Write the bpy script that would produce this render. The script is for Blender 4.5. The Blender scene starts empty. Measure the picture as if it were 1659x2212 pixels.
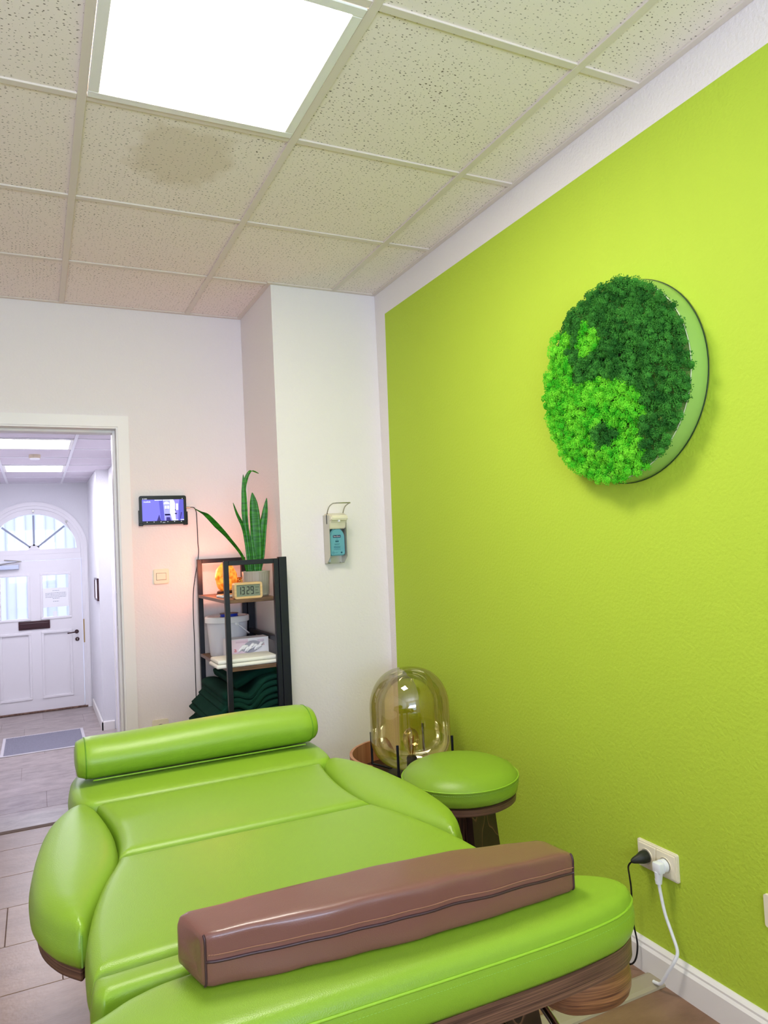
import bpy, bmesh, math, random
import numpy as np
from mathutils import Vector, Matrix, noise
from mathutils.geometry import delaunay_2d_cdt
random.seed(7)
PI = math.pi
scene = bpy.context.scene
C = scene.collection

# ------------------------------------------------------------------ camera
cam_d = bpy.data.cameras.new('camera'); cam = bpy.data.objects.new('camera', cam_d); C.objects.link(cam)
right = Vector((0.90078, -0.43160, -0.04804)); up = Vector((0.02433, -0.06029, 0.99788)); fwd = Vector((0.43359, 0.90005, 0.04381))
M = Matrix((right, up, -fwd)).transposed().to_4x4(); M.translation = Vector((-1.6338, -0.7775, 1.320))
cam.matrix_world = M
cam_d.sensor_fit = 'HORIZONTAL'; cam_d.sensor_width = 36; cam_d.lens = 34.025; cam_d.clip_start = 0.02; cam_d.clip_end = 200
scene.camera = cam

# ------------------------------------------------------------------ world, light, exposure
W = bpy.data.worlds.new('world'); scene.world = W; W.use_nodes = True
bg = W.node_tree.nodes['Background']; bg.inputs[0].default_value = (0.74, 0.85, 1.0, 1); bg.inputs[1].default_value = 1.8
scene.view_settings.view_transform = 'Standard'; scene.view_settings.look = 'None'
scene.view_settings.exposure = 0.88; scene.view_settings.gamma = 1.0; scene.view_settings.use_curve_mapping = False
PANEL_W = 18.0      # room light panel
HALL_W = 18.0        # hall light panels
def area(name, loc, rot, sx, sy, power, col, spread=PI):
    l = bpy.data.lights.new(name, 'AREA'); l.shape = 'RECTANGLE'; l.size = sx; l.size_y = sy; l.energy = power; l.color = col; l.spread = spread
    o = bpy.data.objects.new(name, l); C.objects.link(o); o.location = loc; o.rotation_euler = rot; return o
area('window_daylight', (-1.75, -2.60, 1.45), (PI/2+1.05, 0, 0), 1.7, 1.5, 84, (0.66, 0.77, 1.0))

# ------------------------------------------------------------------ materials
def lin(c):
    return tuple(((x/255)/12.92 if x/255 <= 0.04045 else ((x/255+0.055)/1.055)**2.4) for x in c)
def mat(name, col, rough=0.5, metal=0.0, emit=None, estr=1.0, srgb=True, coat=0.0, spec=0.5, noise_amt=0.0, noise_scale=20.0,
        bump=0.0, bump_scale=200.0, bump_dist=0.001, bump_type='NOISE', sheen=0.0, alpha=1.0, trans=0.0, ior=1.45, sss=0.0):
    m = bpy.data.materials.new(name); m.use_nodes = True
    nt = m.node_tree; b = nt.nodes['Principled BSDF']
    c = lin(col) if srgb else col
    b.inputs['Base Color'].default_value = (*c, 1); b.inputs['Roughness'].default_value = rough; b.inputs['Metallic'].default_value = metal
    b.inputs['Specular IOR Level'].default_value = spec; b.inputs['Coat Weight'].default_value = coat; b.inputs['Coat Roughness'].default_value = 0.15
    b.inputs['Sheen Weight'].default_value = sheen; b.inputs['Transmission Weight'].default_value = trans; b.inputs['IOR'].default_value = ior
    if sss: b.inputs['Subsurface Weight'].default_value = sss; b.inputs['Subsurface Radius'].default_value = (0.02, 0.01, 0.005)
    if emit:
        b.inputs['Emission Color'].default_value = (*emit, 1); b.inputs['Emission Strength'].default_value = estr
    tc = nt.nodes.new('ShaderNodeTexCoord')
    if noise_amt:
        n = nt.nodes.new('ShaderNodeTexNoise'); n.inputs['Scale'].default_value = noise_scale; n.inputs['Detail'].default_value = 6
        nt.links.new(tc.outputs['Object'], n.inputs['Vector'])
        mx = nt.nodes.new('ShaderNodeMixRGB'); mx.blend_type = 'MIX'
        mx.inputs[1].default_value = (*[max(0, v*(1-noise_amt)) for v in c], 1); mx.inputs[2].default_value = (*[min(1, v*(1+noise_amt)) for v in c], 1)
        nt.links.new(n.outputs['Fac'], mx.inputs[0]); nt.links.new(mx.outputs[0], b.inputs['Base Color'])
    if bump:
        if bump_type == 'VORONOI':
            n2 = nt.nodes.new('ShaderNodeTexVoronoi'); n2.inputs['Scale'].default_value = bump_scale; o = n2.outputs['Distance']
        else:
            n2 = nt.nodes.new('ShaderNodeTexNoise'); n2.inputs['Scale'].default_value = bump_scale; n2.inputs['Detail'].default_value = 4; o = n2.outputs['Fac']
        nt.links.new(tc.outputs['Object'], n2.inputs['Vector'])
        bp = nt.nodes.new('ShaderNodeBump'); bp.inputs['Strength'].default_value = bump; bp.inputs['Distance'].default_value = bump_dist
        nt.links.new(o, bp.inputs['Height']); nt.links.new(bp.outputs[0], b.inputs['Normal'])
    return m

WALLBUMP = dict(bump=0.55, bump_scale=95, bump_dist=0.004)
M_white = mat('white roughcast wall', (238, 231, 228), 0.85, **WALLBUMP)
M_hallwall = mat('white hall wall', (233, 232, 236), 0.85, **WALLBUMP)
M_trim = mat('white trim', (240, 237, 232), 0.35)
M_basetrim = mat('white baseboard', (238, 234, 230), 0.4)
M_rail = mat('ceiling rail', (226, 214, 202), 0.45)
M_hallrail = mat('hall ceiling rail', (232, 230, 236), 0.4)
M_cream = mat('cream plastic', (240, 232, 205), 0.25)
M_whiteplastic = mat('white plastic', (240, 240, 240), 0.3)
M_black = mat('black metal', (19, 23, 34), 0.42, bump=0.2, bump_scale=900, bump_dist=0.0004)
M_blackpl = mat('black plastic', (12, 12, 14), 0.3)
M_leather = mat('lime green leather', (130, 166, 44), 0.36, noise_amt=0.03, noise_scale=6, bump=0.18, bump_scale=560, bump_dist=0.0011, bump_type='VORONOI')
M_piping = mat('green piping', (146, 190, 48), 0.38)
M_brownleather = mat('brown leather', (116, 74, 64), 0.40, coat=0.35, noise_amt=0.05, noise_scale=8, bump=0.15, bump_scale=500, bump_dist=0.0008, bump_type='VORONOI')
M_brownseam = mat('brown leather seam', (66, 40, 44), 0.4)
M_thread = mat('brown thread', (150, 104, 78), 0.6)
M_gthread = mat('green thread', (132, 176, 70), 0.6)
M_metal = mat('brushed metal', (178, 176, 168), 0.28, metal=1.0)
M_chrome = mat('chrome', (215, 215, 220), 0.12, metal=1.0)
M_brass = mat('brass plate', (190, 160, 110), 0.35, metal=0.9)
M_darkbrown = mat('dark brown enamel', (58, 22, 28), 0.3)
M_doorwhite = mat('white door paint', (236, 233, 236), 0.35)

def wall_green():
    m = mat('lime green and white wall paint', (182, 212, 40), 0.75, **WALLBUMP)
    nt = m.node_tree; b = nt.nodes['Principled BSDF']
    g = nt.nodes.new('ShaderNodeNewGeometry'); s = nt.nodes.new('ShaderNodeSeparateXYZ'); nt.links.new(g.outputs['Position'], s.inputs[0])
    a = nt.nodes.new('ShaderNodeMath'); a.operation = 'LESS_THAN'; a.inputs[1].default_value = 2.491; nt.links.new(s.outputs['Z'], a.inputs[0])
    # the painted edge drifts by a few centimetres from top to bottom
    e = nt.nodes.new('ShaderNodeMath'); e.operation = 'MULTIPLY_ADD'; e.inputs[1].default_value = 0.030; nt.links.new(s.outputs['Z'], e.inputs[0]); nt.links.new(s.outputs['Y'], e.inputs[2])
    c = nt.nodes.new('ShaderNodeMath'); c.operation = 'LESS_THAN'; c.inputs[1].default_value = 2.568; nt.links.new(e.outputs[0], c.inputs[0])
    mu = nt.nodes.new('ShaderNodeMath'); mu.operation = 'MULTIPLY'; nt.links.new(a.outputs[0], mu.inputs[0]); nt.links.new(c.outputs[0], mu.inputs[1])
    mx = nt.nodes.new('ShaderNodeMixRGB'); mx.inputs[1].default_value = (*lin((238, 231, 228)), 1); mx.inputs[2].default_value = (*lin((182, 208, 58)), 1)
    nt.links.new(mu.outputs[0], mx.inputs[0]); nt.links.new(mx.outputs[0], b.inputs['Base Color'])
    return m
M_green = wall_green()

def tile_mat(name, col, dots=True):
    m = mat(name, col, 0.9, bump=0.15, bump_scale=260, bump_dist=0.001)
    if not dots: return m
    nt = m.node_tree; b = nt.nodes['Principled BSDF']
    g = nt.nodes.new('ShaderNodeNewGeometry')
    mp = nt.nodes.new('ShaderNodeMapping'); mp.inputs['Scale'].default_value = (66, 102, 1); nt.links.new(g.outputs['Position'], mp.inputs[0])
    # short flecks: voronoi cells, each fleck stretched by a noise warp
    wn = nt.nodes.new('ShaderNodeTexNoise'); wn.inputs['Scale'].default_value = 60; nt.links.new(g.outputs['Position'], wn.inputs['Vector'])
    ad = nt.nodes.new('ShaderNodeMixRGB'); ad.blend_type = 'ADD'; ad.inputs[0].default_value = 0.9; nt.links.new(mp.outputs[0], ad.inputs[1]); nt.links.new(wn.outputs['Color'], ad.inputs[2])
    v = nt.nodes.new('ShaderNodeTexVoronoi'); v.voronoi_dimensions = '2D'; v.inputs['Scale'].default_value = 1.0; nt.links.new(ad.outputs[0], v.inputs['Vector'])
    sp = nt.nodes.new('ShaderNodeSeparateColor'); nt.links.new(v.outputs['Color'], sp.inputs[0])
    rad = nt.nodes.new('ShaderNodeMath'); rad.operation = 'MULTIPLY'; rad.inputs[1].default_value = 0.20; nt.links.new(sp.outputs[0], rad.inputs[0])
    lt = nt.nodes.new('ShaderNodeMath'); lt.operation = 'LESS_THAN'; nt.links.new(v.outputs['Distance'], lt.inputs[0]); nt.links.new(rad.outputs[0], lt.inputs[1])
    big = nt.nodes.new('ShaderNodeTexNoise'); big.inputs['Scale'].default_value = 3.5; nt.links.new(g.outputs['Position'], big.inputs['Vector'])
    mr = nt.nodes.new('ShaderNodeMapRange'); mr.inputs[1].default_value = 0.3; mr.inputs[2].default_value = 0.7; mr.inputs[3].default_value = 0.5; mr.inputs[4].default_value = 1.0
    nt.links.new(big.outputs['Fac'], mr.inputs[0])
    mu = nt.nodes.new('ShaderNodeMath'); mu.operation = 'MULTIPLY'; nt.links.new(lt.outputs[0], mu.inputs[0]); nt.links.new(mr.outputs[0], mu.inputs[1])
    mx = nt.nodes.new('ShaderNodeMixRGB'); mx.inputs[1].default_value = (*lin(col), 1); mx.inputs[2].default_value = (*lin((88, 70, 44)), 1)
    nt.links.new(mu.outputs[0], mx.inputs[0]); nt.links.new(mx.outputs[0], b.inputs['Base Color'])
    return m
M_tile = tile_mat('mineral fibre tile', (246, 234, 226))
def stained():
    m = M_tile.copy(); m.name = 'stained mineral fibre tile'
    nt = m.node_tree; b = nt.nodes['Principled BSDF']
    src = b.inputs['Base Color'].links[0].from_socket
    g = nt.nodes.new('ShaderNodeNewGeometry')
    mp = nt.nodes.new('ShaderNodeMapping'); mp.inputs['Location'].default_value = (1.16*4.6, -1.60*4.2, 0); mp.inputs['Scale'].default_value = (4.6, 4.2, 0.0)
    nt.links.new(g.outputs['Position'], mp.inputs[0])
    l = nt.nodes.new('ShaderNodeVectorMath'); l.operation = 'LENGTH'; nt.links.new(mp.outputs[0], l.inputs[0])
    n = nt.nodes.new('ShaderNodeTexNoise'); n.inputs['Scale'].default_value = 9; nt.links.new(g.outputs['Position'], n.inputs['Vector'])
    ad = nt.nodes.new('ShaderNodeMath'); ad.operation = 'MULTIPLY_ADD'; ad.inputs[1].default_value = 0.9; nt.links.new(n.outputs['Fac'], ad.inputs[0]); nt.links.new(l.outputs['Value'], ad.inputs[2])
    mr = nt.nodes.new('ShaderNodeMapRange'); mr.inputs[1].default_value = 1.05; mr.inputs[2].default_value = 1.3; mr.inputs[3].default_value = 0.5; mr.inputs[4].default_value = 0.0
    nt.links.new(ad.outputs[0], mr.inputs[0])
    mx = nt.nodes.new('ShaderNodeMixRGB'); mx.blend_type = 'MULTIPLY'; mx.inputs[2].default_value = (0.72, 0.66, 0.52, 1)
    nt.links.new(mr.outputs[0], mx.inputs[0]); nt.links.new(src, mx.inputs[1]); nt.links.new(mx.outputs[0], b.inputs['Base Color'])
    return m
M_tile_stained = stained()
M_halltile = tile_mat('hall ceiling tile', (212, 204, 214), dots=False)

def floor_mat(name, c1, c2, gx=1.0):
    m = mat(name, c1, 0.32, bump=0.25, bump_scale=60, bump_dist=0.002)
    nt = m.node_tree; b = nt.nodes['Principled BSDF']
    g = nt.nodes.new('ShaderNodeNewGeometry')
    oi = nt.nodes.new('ShaderNodeObjectInfo')
    mp = nt.nodes.new('ShaderNodeMapping'); mp.inputs['Scale'].default_value = (gx, 2.4, 1); nt.links.new(g.outputs['Position'], mp.inputs[0])
    n = nt.nodes.new('ShaderNodeTexNoise'); n.inputs['Scale'].default_value = 5; n.inputs['Detail'].default_value = 9; n.inputs['Roughness'].default_value = 0.68
    nt.links.new(mp.outputs[0], n.inputs['Vector'])
    mr = nt.nodes.new('ShaderNodeMapRange'); mr.inputs[1].default_value = 0.32; mr.inputs[2].default_value = 0.68; nt.links.new(n.outputs['Fac'], mr.inputs[0])
    mx = nt.nodes.new('ShaderNodeMixRGB'); mx.inputs[1].default_value = (*lin(c1), 1); mx.inputs[2].default_value = (*lin(c2), 1); nt.links.new(mr.outputs[0], mx.inputs[0])
    r2 = nt.nodes.new('ShaderNodeMapRange'); r2.inputs[3].default_value = 0.88; r2.inputs[4].default_value = 1.08; nt.links.new(oi.outputs['Random'], r2.inputs[0])
    mu = nt.nodes.new('ShaderNodeMixRGB'); mu.blend_type = 'MULTIPLY'; mu.inputs[0].default_value = 1; nt.links.new(mx.outputs[0], mu.inputs[1]); nt.links.new(r2.outputs[0], mu.inputs[2])
    nt.links.new(mu.outputs[0], b.inputs['Base Color'])
    return m
M_floor = floor_mat('room vinyl tile', (120, 90, 68), (146, 114, 90))
M_hallfloor = floor_mat('hall vinyl tile', (140, 126, 122), (178, 166, 162), gx=1.3)
M_joint = mat('dark floor joint', (112, 94, 84), 0.8)

def wood(name, c1, c2, scale=(1, 1, 8), rough=0.4, wscale=6, dist=4):
    m = mat(name, c1, rough); nt = m.node_tree; b = nt.nodes['Principled BSDF']
    tc = nt.nodes.new('ShaderNodeTexCoord'); mp = nt.nodes.new('ShaderNodeMapping'); mp.inputs['Scale'].default_value = scale; nt.links.new(tc.outputs['Object'], mp.inputs[0])
    w = nt.nodes.new('ShaderNodeTexNoise'); w.inputs['Scale'].default_value = wscale; w.inputs['Detail'].default_value = 5; w.inputs['Distortion'].default_value = dist*0.3
    nt.links.new(mp.outputs[0], w.inputs['Vector'])
    r = nt.nodes.new('ShaderNodeValToRGB'); r.color_ramp.elements[0].position = 0.35; r.color_ramp.elements[0].color = (*lin(c1), 1)
    r.color_ramp.elements[1].position = 0.68; r.color_ramp.elements[1].color = (*lin(c2), 1)
    nt.links.new(w.outputs['Fac'], r.inputs[0]); nt.links.new(r.outputs[0], b.inputs['Base Color'])
    return m
M_plywood = wood('dark plywood edge', (62, 40, 34), (126, 90, 70), (1.2, 1.2, 130), 0.45, 4, 1)
M_bentply = wood('bent plywood', (88, 54, 38), (160, 110, 70), (2, 2, 70), 0.4, 4, 2)
def veneer():
    # dark stained rotary-cut veneer with thin pale contour lines
    m = mat('dark stained veneer', (46, 27, 21), 0.4); nt = m.node_tree; b = nt.nodes['Principled BSDF']
    tc = nt.nodes.new('ShaderNodeTexCoord'); mp = nt.nodes.new('ShaderNodeMapping'); mp.inputs['Scale'].default_value = (9, 9, 3.2); nt.links.new(tc.outputs['Object'], mp.inputs[0])
    n = nt.nodes.new('ShaderNodeTexNoise'); n.inputs['Scale'].default_value = 1.0; n.inputs['Detail'].default_value = 2; nt.links.new(mp.outputs[0], n.inputs['Vector'])
    mu = nt.nodes.new('ShaderNodeMath'); mu.operation = 'MULTIPLY'; mu.inputs[1].default_value = 9; nt.links.new(n.outputs['Fac'], mu.inputs[0])
    fr = nt.nodes.new('ShaderNodeMath'); fr.operation = 'FRACT'; nt.links.new(mu.outputs[0], fr.inputs[0])
    r = nt.nodes.new('ShaderNodeValToRGB'); r.color_ramp.elements[0].color = (*lin((40, 23, 18)), 1); r.color_ramp.elements[1].position = 0.97; r.color_ramp.elements[1].color = (*lin((112, 78, 58)), 1)
    e = r.color_ramp.elements.new(0.88); e.color = (*lin((58, 36, 28)), 1); nt.links.new(fr.outputs[0], r.inputs[0]); nt.links.new(r.outputs[0], b.inputs['Base Color'])
    return m
M_darkwood = veneer()
M_shelfwood = wood('rustic brown shelf wood', (82, 58, 42), (132, 98, 68), (1.5, 14, 14), 0.5, 5, 1)
M_tablewood = wood('reddish wood table top', (176, 112, 78), (202, 140, 102), (30, 1.5, 1), 0.35, 2, 1)

def glass_thin(name, tint, gloss=0.12, rough=0.02, fres=True):
    m = bpy.data.materials.new(name); m.use_nodes = True; nt = m.node_tree; nt.nodes.clear()
    out = nt.nodes.new('ShaderNodeOutputMaterial'); tr = nt.nodes.new('ShaderNodeBsdfTransparent'); gl = nt.nodes.new('ShaderNodeBsdfGlossy')
    tr.inputs[0].default_value = (*tint, 1); gl.inputs['Roughness'].default_value = rough; gl.inputs[0].default_value = (1, 1, 1, 1)
    lw = nt.nodes.new('ShaderNodeLayerWeight'); lw.inputs[0].default_value = 0.35
    mr = nt.nodes.new('ShaderNodeMapRange'); mr.inputs[3].default_value = gloss; mr.inputs[4].default_value = min(1, gloss+0.55)
    nt.links.new(lw.outputs['Fresnel'], mr.inputs[0])
    mx = nt.nodes.new('ShaderNodeMixShader'); nt.links.new(mr.outputs[0], mx.inputs[0]); nt.links.new(tr.outputs[0], mx.inputs[1]); nt.links.new(gl.outputs[0], mx.inputs[2])
    nt.links.new(mx.outputs[0], out.inputs[0]); return m, tr, nt
M_pane = glass_thin('window pane', (0.93, 0.95, 1.0), 0.05)[0]
M_bulbglass = glass_thin('clear bulb glass', (0.97, 0.9, 0.72), 0.08)[0]
M_amber, _tr, _nt = glass_thin('amber smoked glass', (0.80, 0.70, 0.36), 0.10, 0.01)
# the glass itself is nearly clear at its crown and amber further down
_g = _nt.nodes.new('ShaderNodeTexCoord'); _s = _nt.nodes.new('ShaderNodeSeparateXYZ'); _nt.links.new(_g.outputs['Object'], _s.inputs[0])
_m = _nt.nodes.new('ShaderNodeMapRange'); _m.inputs[1].default_value = 0.30; _m.inputs[2].default_value = 0.43; _nt.links.new(_s.outputs['Z'], _m.inputs[0])
_x = _nt.nodes.new('ShaderNodeMixRGB'); _x.inputs[1].default_value = (0.87, 0.77, 0.50, 1); _x.inputs[2].default_value = (0.95, 0.93, 0.82, 1)
_nt.links.new(_m.outputs[0], _x.inputs[0]); _nt.links.new(_x.outputs[0], _tr.inputs[0])

def emis(name, col, s):
    m = bpy.data.materials.new(name); m.use_nodes = True; nt = m.node_tree; nt.nodes.clear()
    o = nt.nodes.new('ShaderNodeOutputMaterial'); e = nt.nodes.new('ShaderNodeEmission'); e.inputs[0].default_value = (*col, 1); e.inputs[1].default_value = s
    nt.links.new(e.outputs[0], o.inputs[0]); return m
M_panel = emis('lit panel', (1.0, 0.93, 0.83), PANEL_W)
M_hallpanel = emis('lit hall panel', (0.90, 0.89, 1.0), HALL_W)

# ------------------------------------------------------------------ mesh helpers
def obj(name, bm, material, parent=None, smooth=False, auto=None):
    me = bpy.data.meshes.new(name); bm.normal_update(); bm.to_mesh(me); bm.free()
    mats = material if isinstance(material, (list, tuple)) else [material]
    for m_ in mats: me.materials.append(m_)
    if smooth:
        me.polygons.foreach_set('use_smooth', [True]*len(me.polygons))
        if auto is not None: me.set_sharp_from_angle(angle=math.radians(auto))
    o = bpy.data.objects.new(name, me); C.objects.link(o)
    if parent: o.parent = parent
    return o
def empty(name, loc, rz=0):
    o = bpy.data.objects.new(name, None); C.objects.link(o); o.location = loc; o.rotation_euler = (0, 0, rz); o.empty_display_size = 0.05; return o
def tag(o, label=None, cat=None, group=None, kind=None):
    if label: o['label'] = label
    if cat: o['category'] = cat
    if group: o['group'] = group
    if kind: o['kind'] = kind
    return o
def struct(name, bm, m, parent=None, **k):
    o = obj(name, bm, m, parent, **k)
    if not parent: o['kind'] = 'structure'
    return o
def local(bm, root):
    """bring world-space geometry into the frame of its thing"""
    Mw = Matrix.Translation(root.location) @ root.rotation_euler.to_matrix().to_4x4()
    bmesh.ops.transform(bm, matrix=Mw.inverted(), verts=bm.verts); return bm
def box(bm, x0, x1, y0, y1, z0, z1, bev=0.0, seg=2, mi=0):
    t = bmesh.new(); bmesh.ops.create_cube(t, size=1)
    for v in t.verts: v.co = Vector(((v.co.x+.5)*(x1-x0)+x0, (v.co.y+.5)*(y1-y0)+y0, (v.co.z+.5)*(z1-z0)+z0))
    if bev: bmesh.ops.bevel(t, geom=t.edges[:], offset=bev, segments=seg, profile=0.5, affect='EDGES')
    merge(bm, t, mi); return bm
def merge(bm, t, mi=0, M4=None):
    mp = {}
    for v in t.verts: mp[v] = bm.verts.new(M4 @ v.co if M4 else v.co)
    for f in t.faces:
        try:
            nf = bm.faces.new([mp[v] for v in f.verts]); nf.material_index = mi if mi else f.material_index
        except ValueError: pass
    t.free()
def B(*a, **k): return box(bmesh.new(), *a, **k)
def cat(points, n=8, closed=False):
    P = [Vector(p) for p in points]; out = []; N = len(P)
    rng = range(N if closed else N-1)
    for i in rng:
        if closed: p0, p1, p2, p3 = P[(i-1) % N], P[i], P[(i+1) % N], P[(i+2) % N]
        else: p0, p1, p2, p3 = P[max(i-1, 0)], P[i], P[i+1], P[min(i+2, N-1)]
        for k in range(n):
            t = k/n
            out.append(0.5*((2*p1)+(-p0+p2)*t+(2*p0-5*p1+4*p2-p3)*t*t+(-p0+3*p1-3*p2+p3)*t**3))
    if not closed: out.append(P[-1])
    return out
def tube(bm, pts, r, seg=8, closed=False, mi=0, caps=True):
    pts = [Vector(p) for p in pts]; N = len(pts); rings = []; ref = None
    for i, p in enumerate(pts):
        if closed: d = pts[(i+1) % N]-pts[(i-1) % N]
        else: d = pts[min(i+1, N-1)]-pts[max(i-1, 0)]
        d.normalize()
        if ref is None:
            ref = Vector((0, 0, 1)) if abs(d.z) < .9 else Vector((1, 0, 0))
        a = d.cross(ref); 
        if a.length < 1e-6: a = d.orthogonal()
        a.normalize(); b = a.cross(d).normalized(); ref = b
        rr = r(i/(N-1)) if callable(r) else r
        rings.append([bm.verts.new(p+(a*math.cos(2*PI*k/seg)+b*math.sin(2*PI*k/seg))*rr) for k in range(seg)])
    rng = range(N) if closed else range(N-1)
    for i in rng:
        A, B_ = rings[i], rings[(i+1) % N]
        for k in range(seg):
            f = bm.faces.new((A[k], A[(k+1) % seg], B_[(k+1) % seg], B_[k])); f.material_index = mi
    if not closed and caps:
        bm.faces.new(rings[0]).material_index = mi; bm.faces.new(rings[-1][::-1]).material_index = mi
    return bm
def lathe(bm, prof, seg=48, c=(0, 0, 0), mi=0):
    rings = []
    for r, z in prof:
        if r < 1e-6: rings.append([bm.verts.new((c[0], c[1], c[2]+z))])
        else: rings.append([bm.verts.new((c[0]+r*math.cos(2*PI*k/seg), c[1]+r*math.sin(2*PI*k/seg), c[2]+z)) for k in range(seg)])
    for a, b in zip(rings, rings[1:]):
        for k in range(seg):
            k2 = (k+1) % seg
            if len(a) == 1 and len(b) == 1: continue
            if len(a) == 1: f = bm.faces.new((a[0], b[k2], b[k]))
            elif len(b) == 1: f = bm.faces.new((a[k], a[k2], b[0]))
            else: f = bm.faces.new((a[k], a[k2], b[k2], b[k]))
            f.material_index = mi
    return bm
def prism(bm, poly, z0, z1, axis='z', mi=0):
    """poly in the plane across `axis`"""
    def P(a, b, h):
        return {'z': (a, b, h), 'y': (a, h, b), 'x': (h, a, b)}[axis]
    lo = [bm.verts.new(P(a, b, z0)) for a, b in poly]; hi = [bm.verts.new(P(a, b, z1)) for a, b in poly]
    n = len(poly); fs = [bm.faces.new(lo[::-1]), bm.faces.new(hi)]
    for i in range(n): fs.append(bm.faces.new((lo[i], lo[(i+1) % n], hi[(i+1) % n], hi[i])))
    for f in fs: f.material_index = mi
    bmesh.ops.recalc_face_normals(bm, faces=fs)
    return bm
def rrect(w, h, r, n=5):
    out = []
    for cx, cy, a0 in ((w/2-r, h/2-r, 0), (-w/2+r, h/2-r, 90), (-w/2+r, -h/2+r, 180), (w/2-r, -h/2+r, 270)):
        for k in range(n+1):
            a = math.radians(a0+90*k/n); out.append((cx+r*math.cos(a), cy+r*math.sin(a)))
    return out
def text_bm(s, size, M4, bm=None, mi=0, align='CENTER', depth=0.0):
    cu = bpy.data.curves.new('t', 'FONT'); cu.body = s; cu.size = size; cu.align_x = align; cu.align_y = 'CENTER'; cu.extrude = depth; cu.resolution_u = 2
    o = bpy.data.objects.new('t', cu); me = bpy.data.meshes.new_from_object(o)
    t = bmesh.new(); t.from_mesh(me); bpy.data.objects.remove(o); bpy.data.curves.remove(cu); bpy.data.meshes.remove(me)
    bm = bm or bmesh.new(); merge(bm, t, mi, M4); return bm

# ------------------------------------------------------------------ room shell
XL, YB, YF, YC, XS = -3.36, -2.60, 3.188, 2.605, -0.563
H = 2.62
DR, DT = -1.232, 1.995       # door opening: right edge, head height
DL = -2.18
struct('wall_right', B(0, 0.14, YB, YF+.12, -0.02, H+.06), M_green)
bm = bmesh.new()
box(bm, XL-.02, DL, YF, YF+.125, -0.02, H+.06); box(bm, DR, 0.0, YF, YF+.125, -0.02, H+.06); box(bm, DL, DR, YF, YF+.125, DT, H+.06)
struct('wall_far', bm, M_white)
struct('wall_corner', B(XS, -0.0005, YC, YF-.0005, 0, H-.001), M_white)
struct('wall_left', B(XL-.14, XL, YB, YF, -0.02, H+.06), M_white)
bm = bmesh.new(); WX0, WX1, WZ0, WZ1 = -2.65, -0.85, 0.65, 2.2
box(bm, XL-.14, WX0, YB-.14, YB, -0.02, H+.06); box(bm, WX1, 0.14, YB-.14, YB, -0.02, H+.06)
box(bm, WX0, WX1, YB-.14, YB, -0.02, WZ0); box(bm, WX0, WX1, YB-.14, YB, WZ1, H+.06)
struct('wall_back', bm, M_white)
bm = bmesh.new()
for a, b_, c_, d_ in ((WX0, WX1, WZ0, WZ0+.06), (WX0, WX1, WZ1-.06, WZ1), (WX0, WX0+.06, WZ0+.06, WZ1-.06), (WX1-.06, WX1, WZ0+.06, WZ1-.06), (-1.78, -1.72, WZ0+.06, WZ1-.06)):
    box(bm, a, b_, YB-.10, YB-.03, c_, d_, 0.004, 1)
wf = struct('window_1', bm, M_trim)
obj('pane', B(WX0+.06, WX1-.06, YB-.07, YB-.064, WZ0+.06, WZ1-.06), M_pane, wf)

# floor: dark joint bed with single tiles
fl = struct('floor', B(XL-.1, 0.1, YB-.1, YF+.12, -0.06, -0.004), M_joint)
def board_mesh(name, w, l, t, m, bev=0.0012):
    me_o = obj(name, B(0, w, 0, l, -t, 0, bev, 1), m); me = me_o.data; bpy.data.objects.remove(me_o); return me
seams = [3.30]; y = 3.062
while y > YB-.35: seams.append(y); y -= 0.3145
tile_full = board_mesh('floor_tile', 0.622, 0.3125, 0.003, M_floor)
for r in range(len(seams)-1):
    y1, y0 = seams[r], seams[r+1]; off = [0.0, 0.31, 0.14, 0.45][r % 4]
    x = XL-.1+off-0.624
    while x < 0:
        xa, xb = max(x, XL), min(x+.622, 0)
        ya, yb = max(y0+.001, YB), y1-.001
        if xb-xa > .01 and yb-ya > .01:
            if abs(xb-xa-.622) < 1e-4 and abs(yb-ya-.3125) < 1e-3:
                o = bpy.data.objects.new('floor_tile', tile_full); C.objects.link(o); o.parent = fl; o.location = (xa, ya, 0)
            else: obj('floor_tile', B(xa, xb, ya, yb, -.003, 0, .0012, 1), M_floor, fl)
        x += .624

# ceiling: slab, lay-in tiles, rails
ce = struct('ceiling', B(XL-.1, 0.1, YB-.1, YF+.1, H+.035, H+.08), mat('ceiling slab', (200, 195, 185), .9))
cols = [XL, -2.736, -2.111, -1.486, -.861, -.236, 0.0]
rows = [YB]+[0.7375+.625*k for k in range(-5, 4)]+[YF]
LP = (4-1, None)
def light_cell(x0, y0): return abs(x0+1.486) < .01 and (abs(y0-.7375) < .01 )
for i in range(len(cols)-1):
    for j in range(len(rows)-1):
        x0, x1, y0, y1 = cols[i], cols[i+1], rows[j], rows[j+1]
        if light_cell(x0, y0): continue
        if y0 > 2.55:
            if x0 > -.6: continue
            x1 = min(x1, XS)
        st = abs(x0+1.486) < .01 and abs(y0-1.3625) < .01
        obj('ceiling_tile', B(x0+.001, x1-.001, y0+.001, y1-.001, H+.004, H+.02, .0015, 1), M_tile_stained if st else M_tile, ce)
for k, x in enumerate(cols[1:-1]):
    ye = YC if x > XS else YF
    obj('ceiling_rail', B(x-.0125, x+.0125, YB, ye, H-.003, H+.004, .001, 1), M_rail, ce)
for j, y in enumerate(rows[1:-1]):
    for i in range(len(cols)-1):
        x0, x1 = cols[i]+.0125, cols[i+1]-.0125
        if y > 2.55:
            if x0 > -.6: continue
            x1 = min(x1, XS)
        obj('ceiling_rail', B(x0, x1, y-.012, y+.012, H-.002, H+.004, .001, 1), M_rail, ce)
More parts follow.
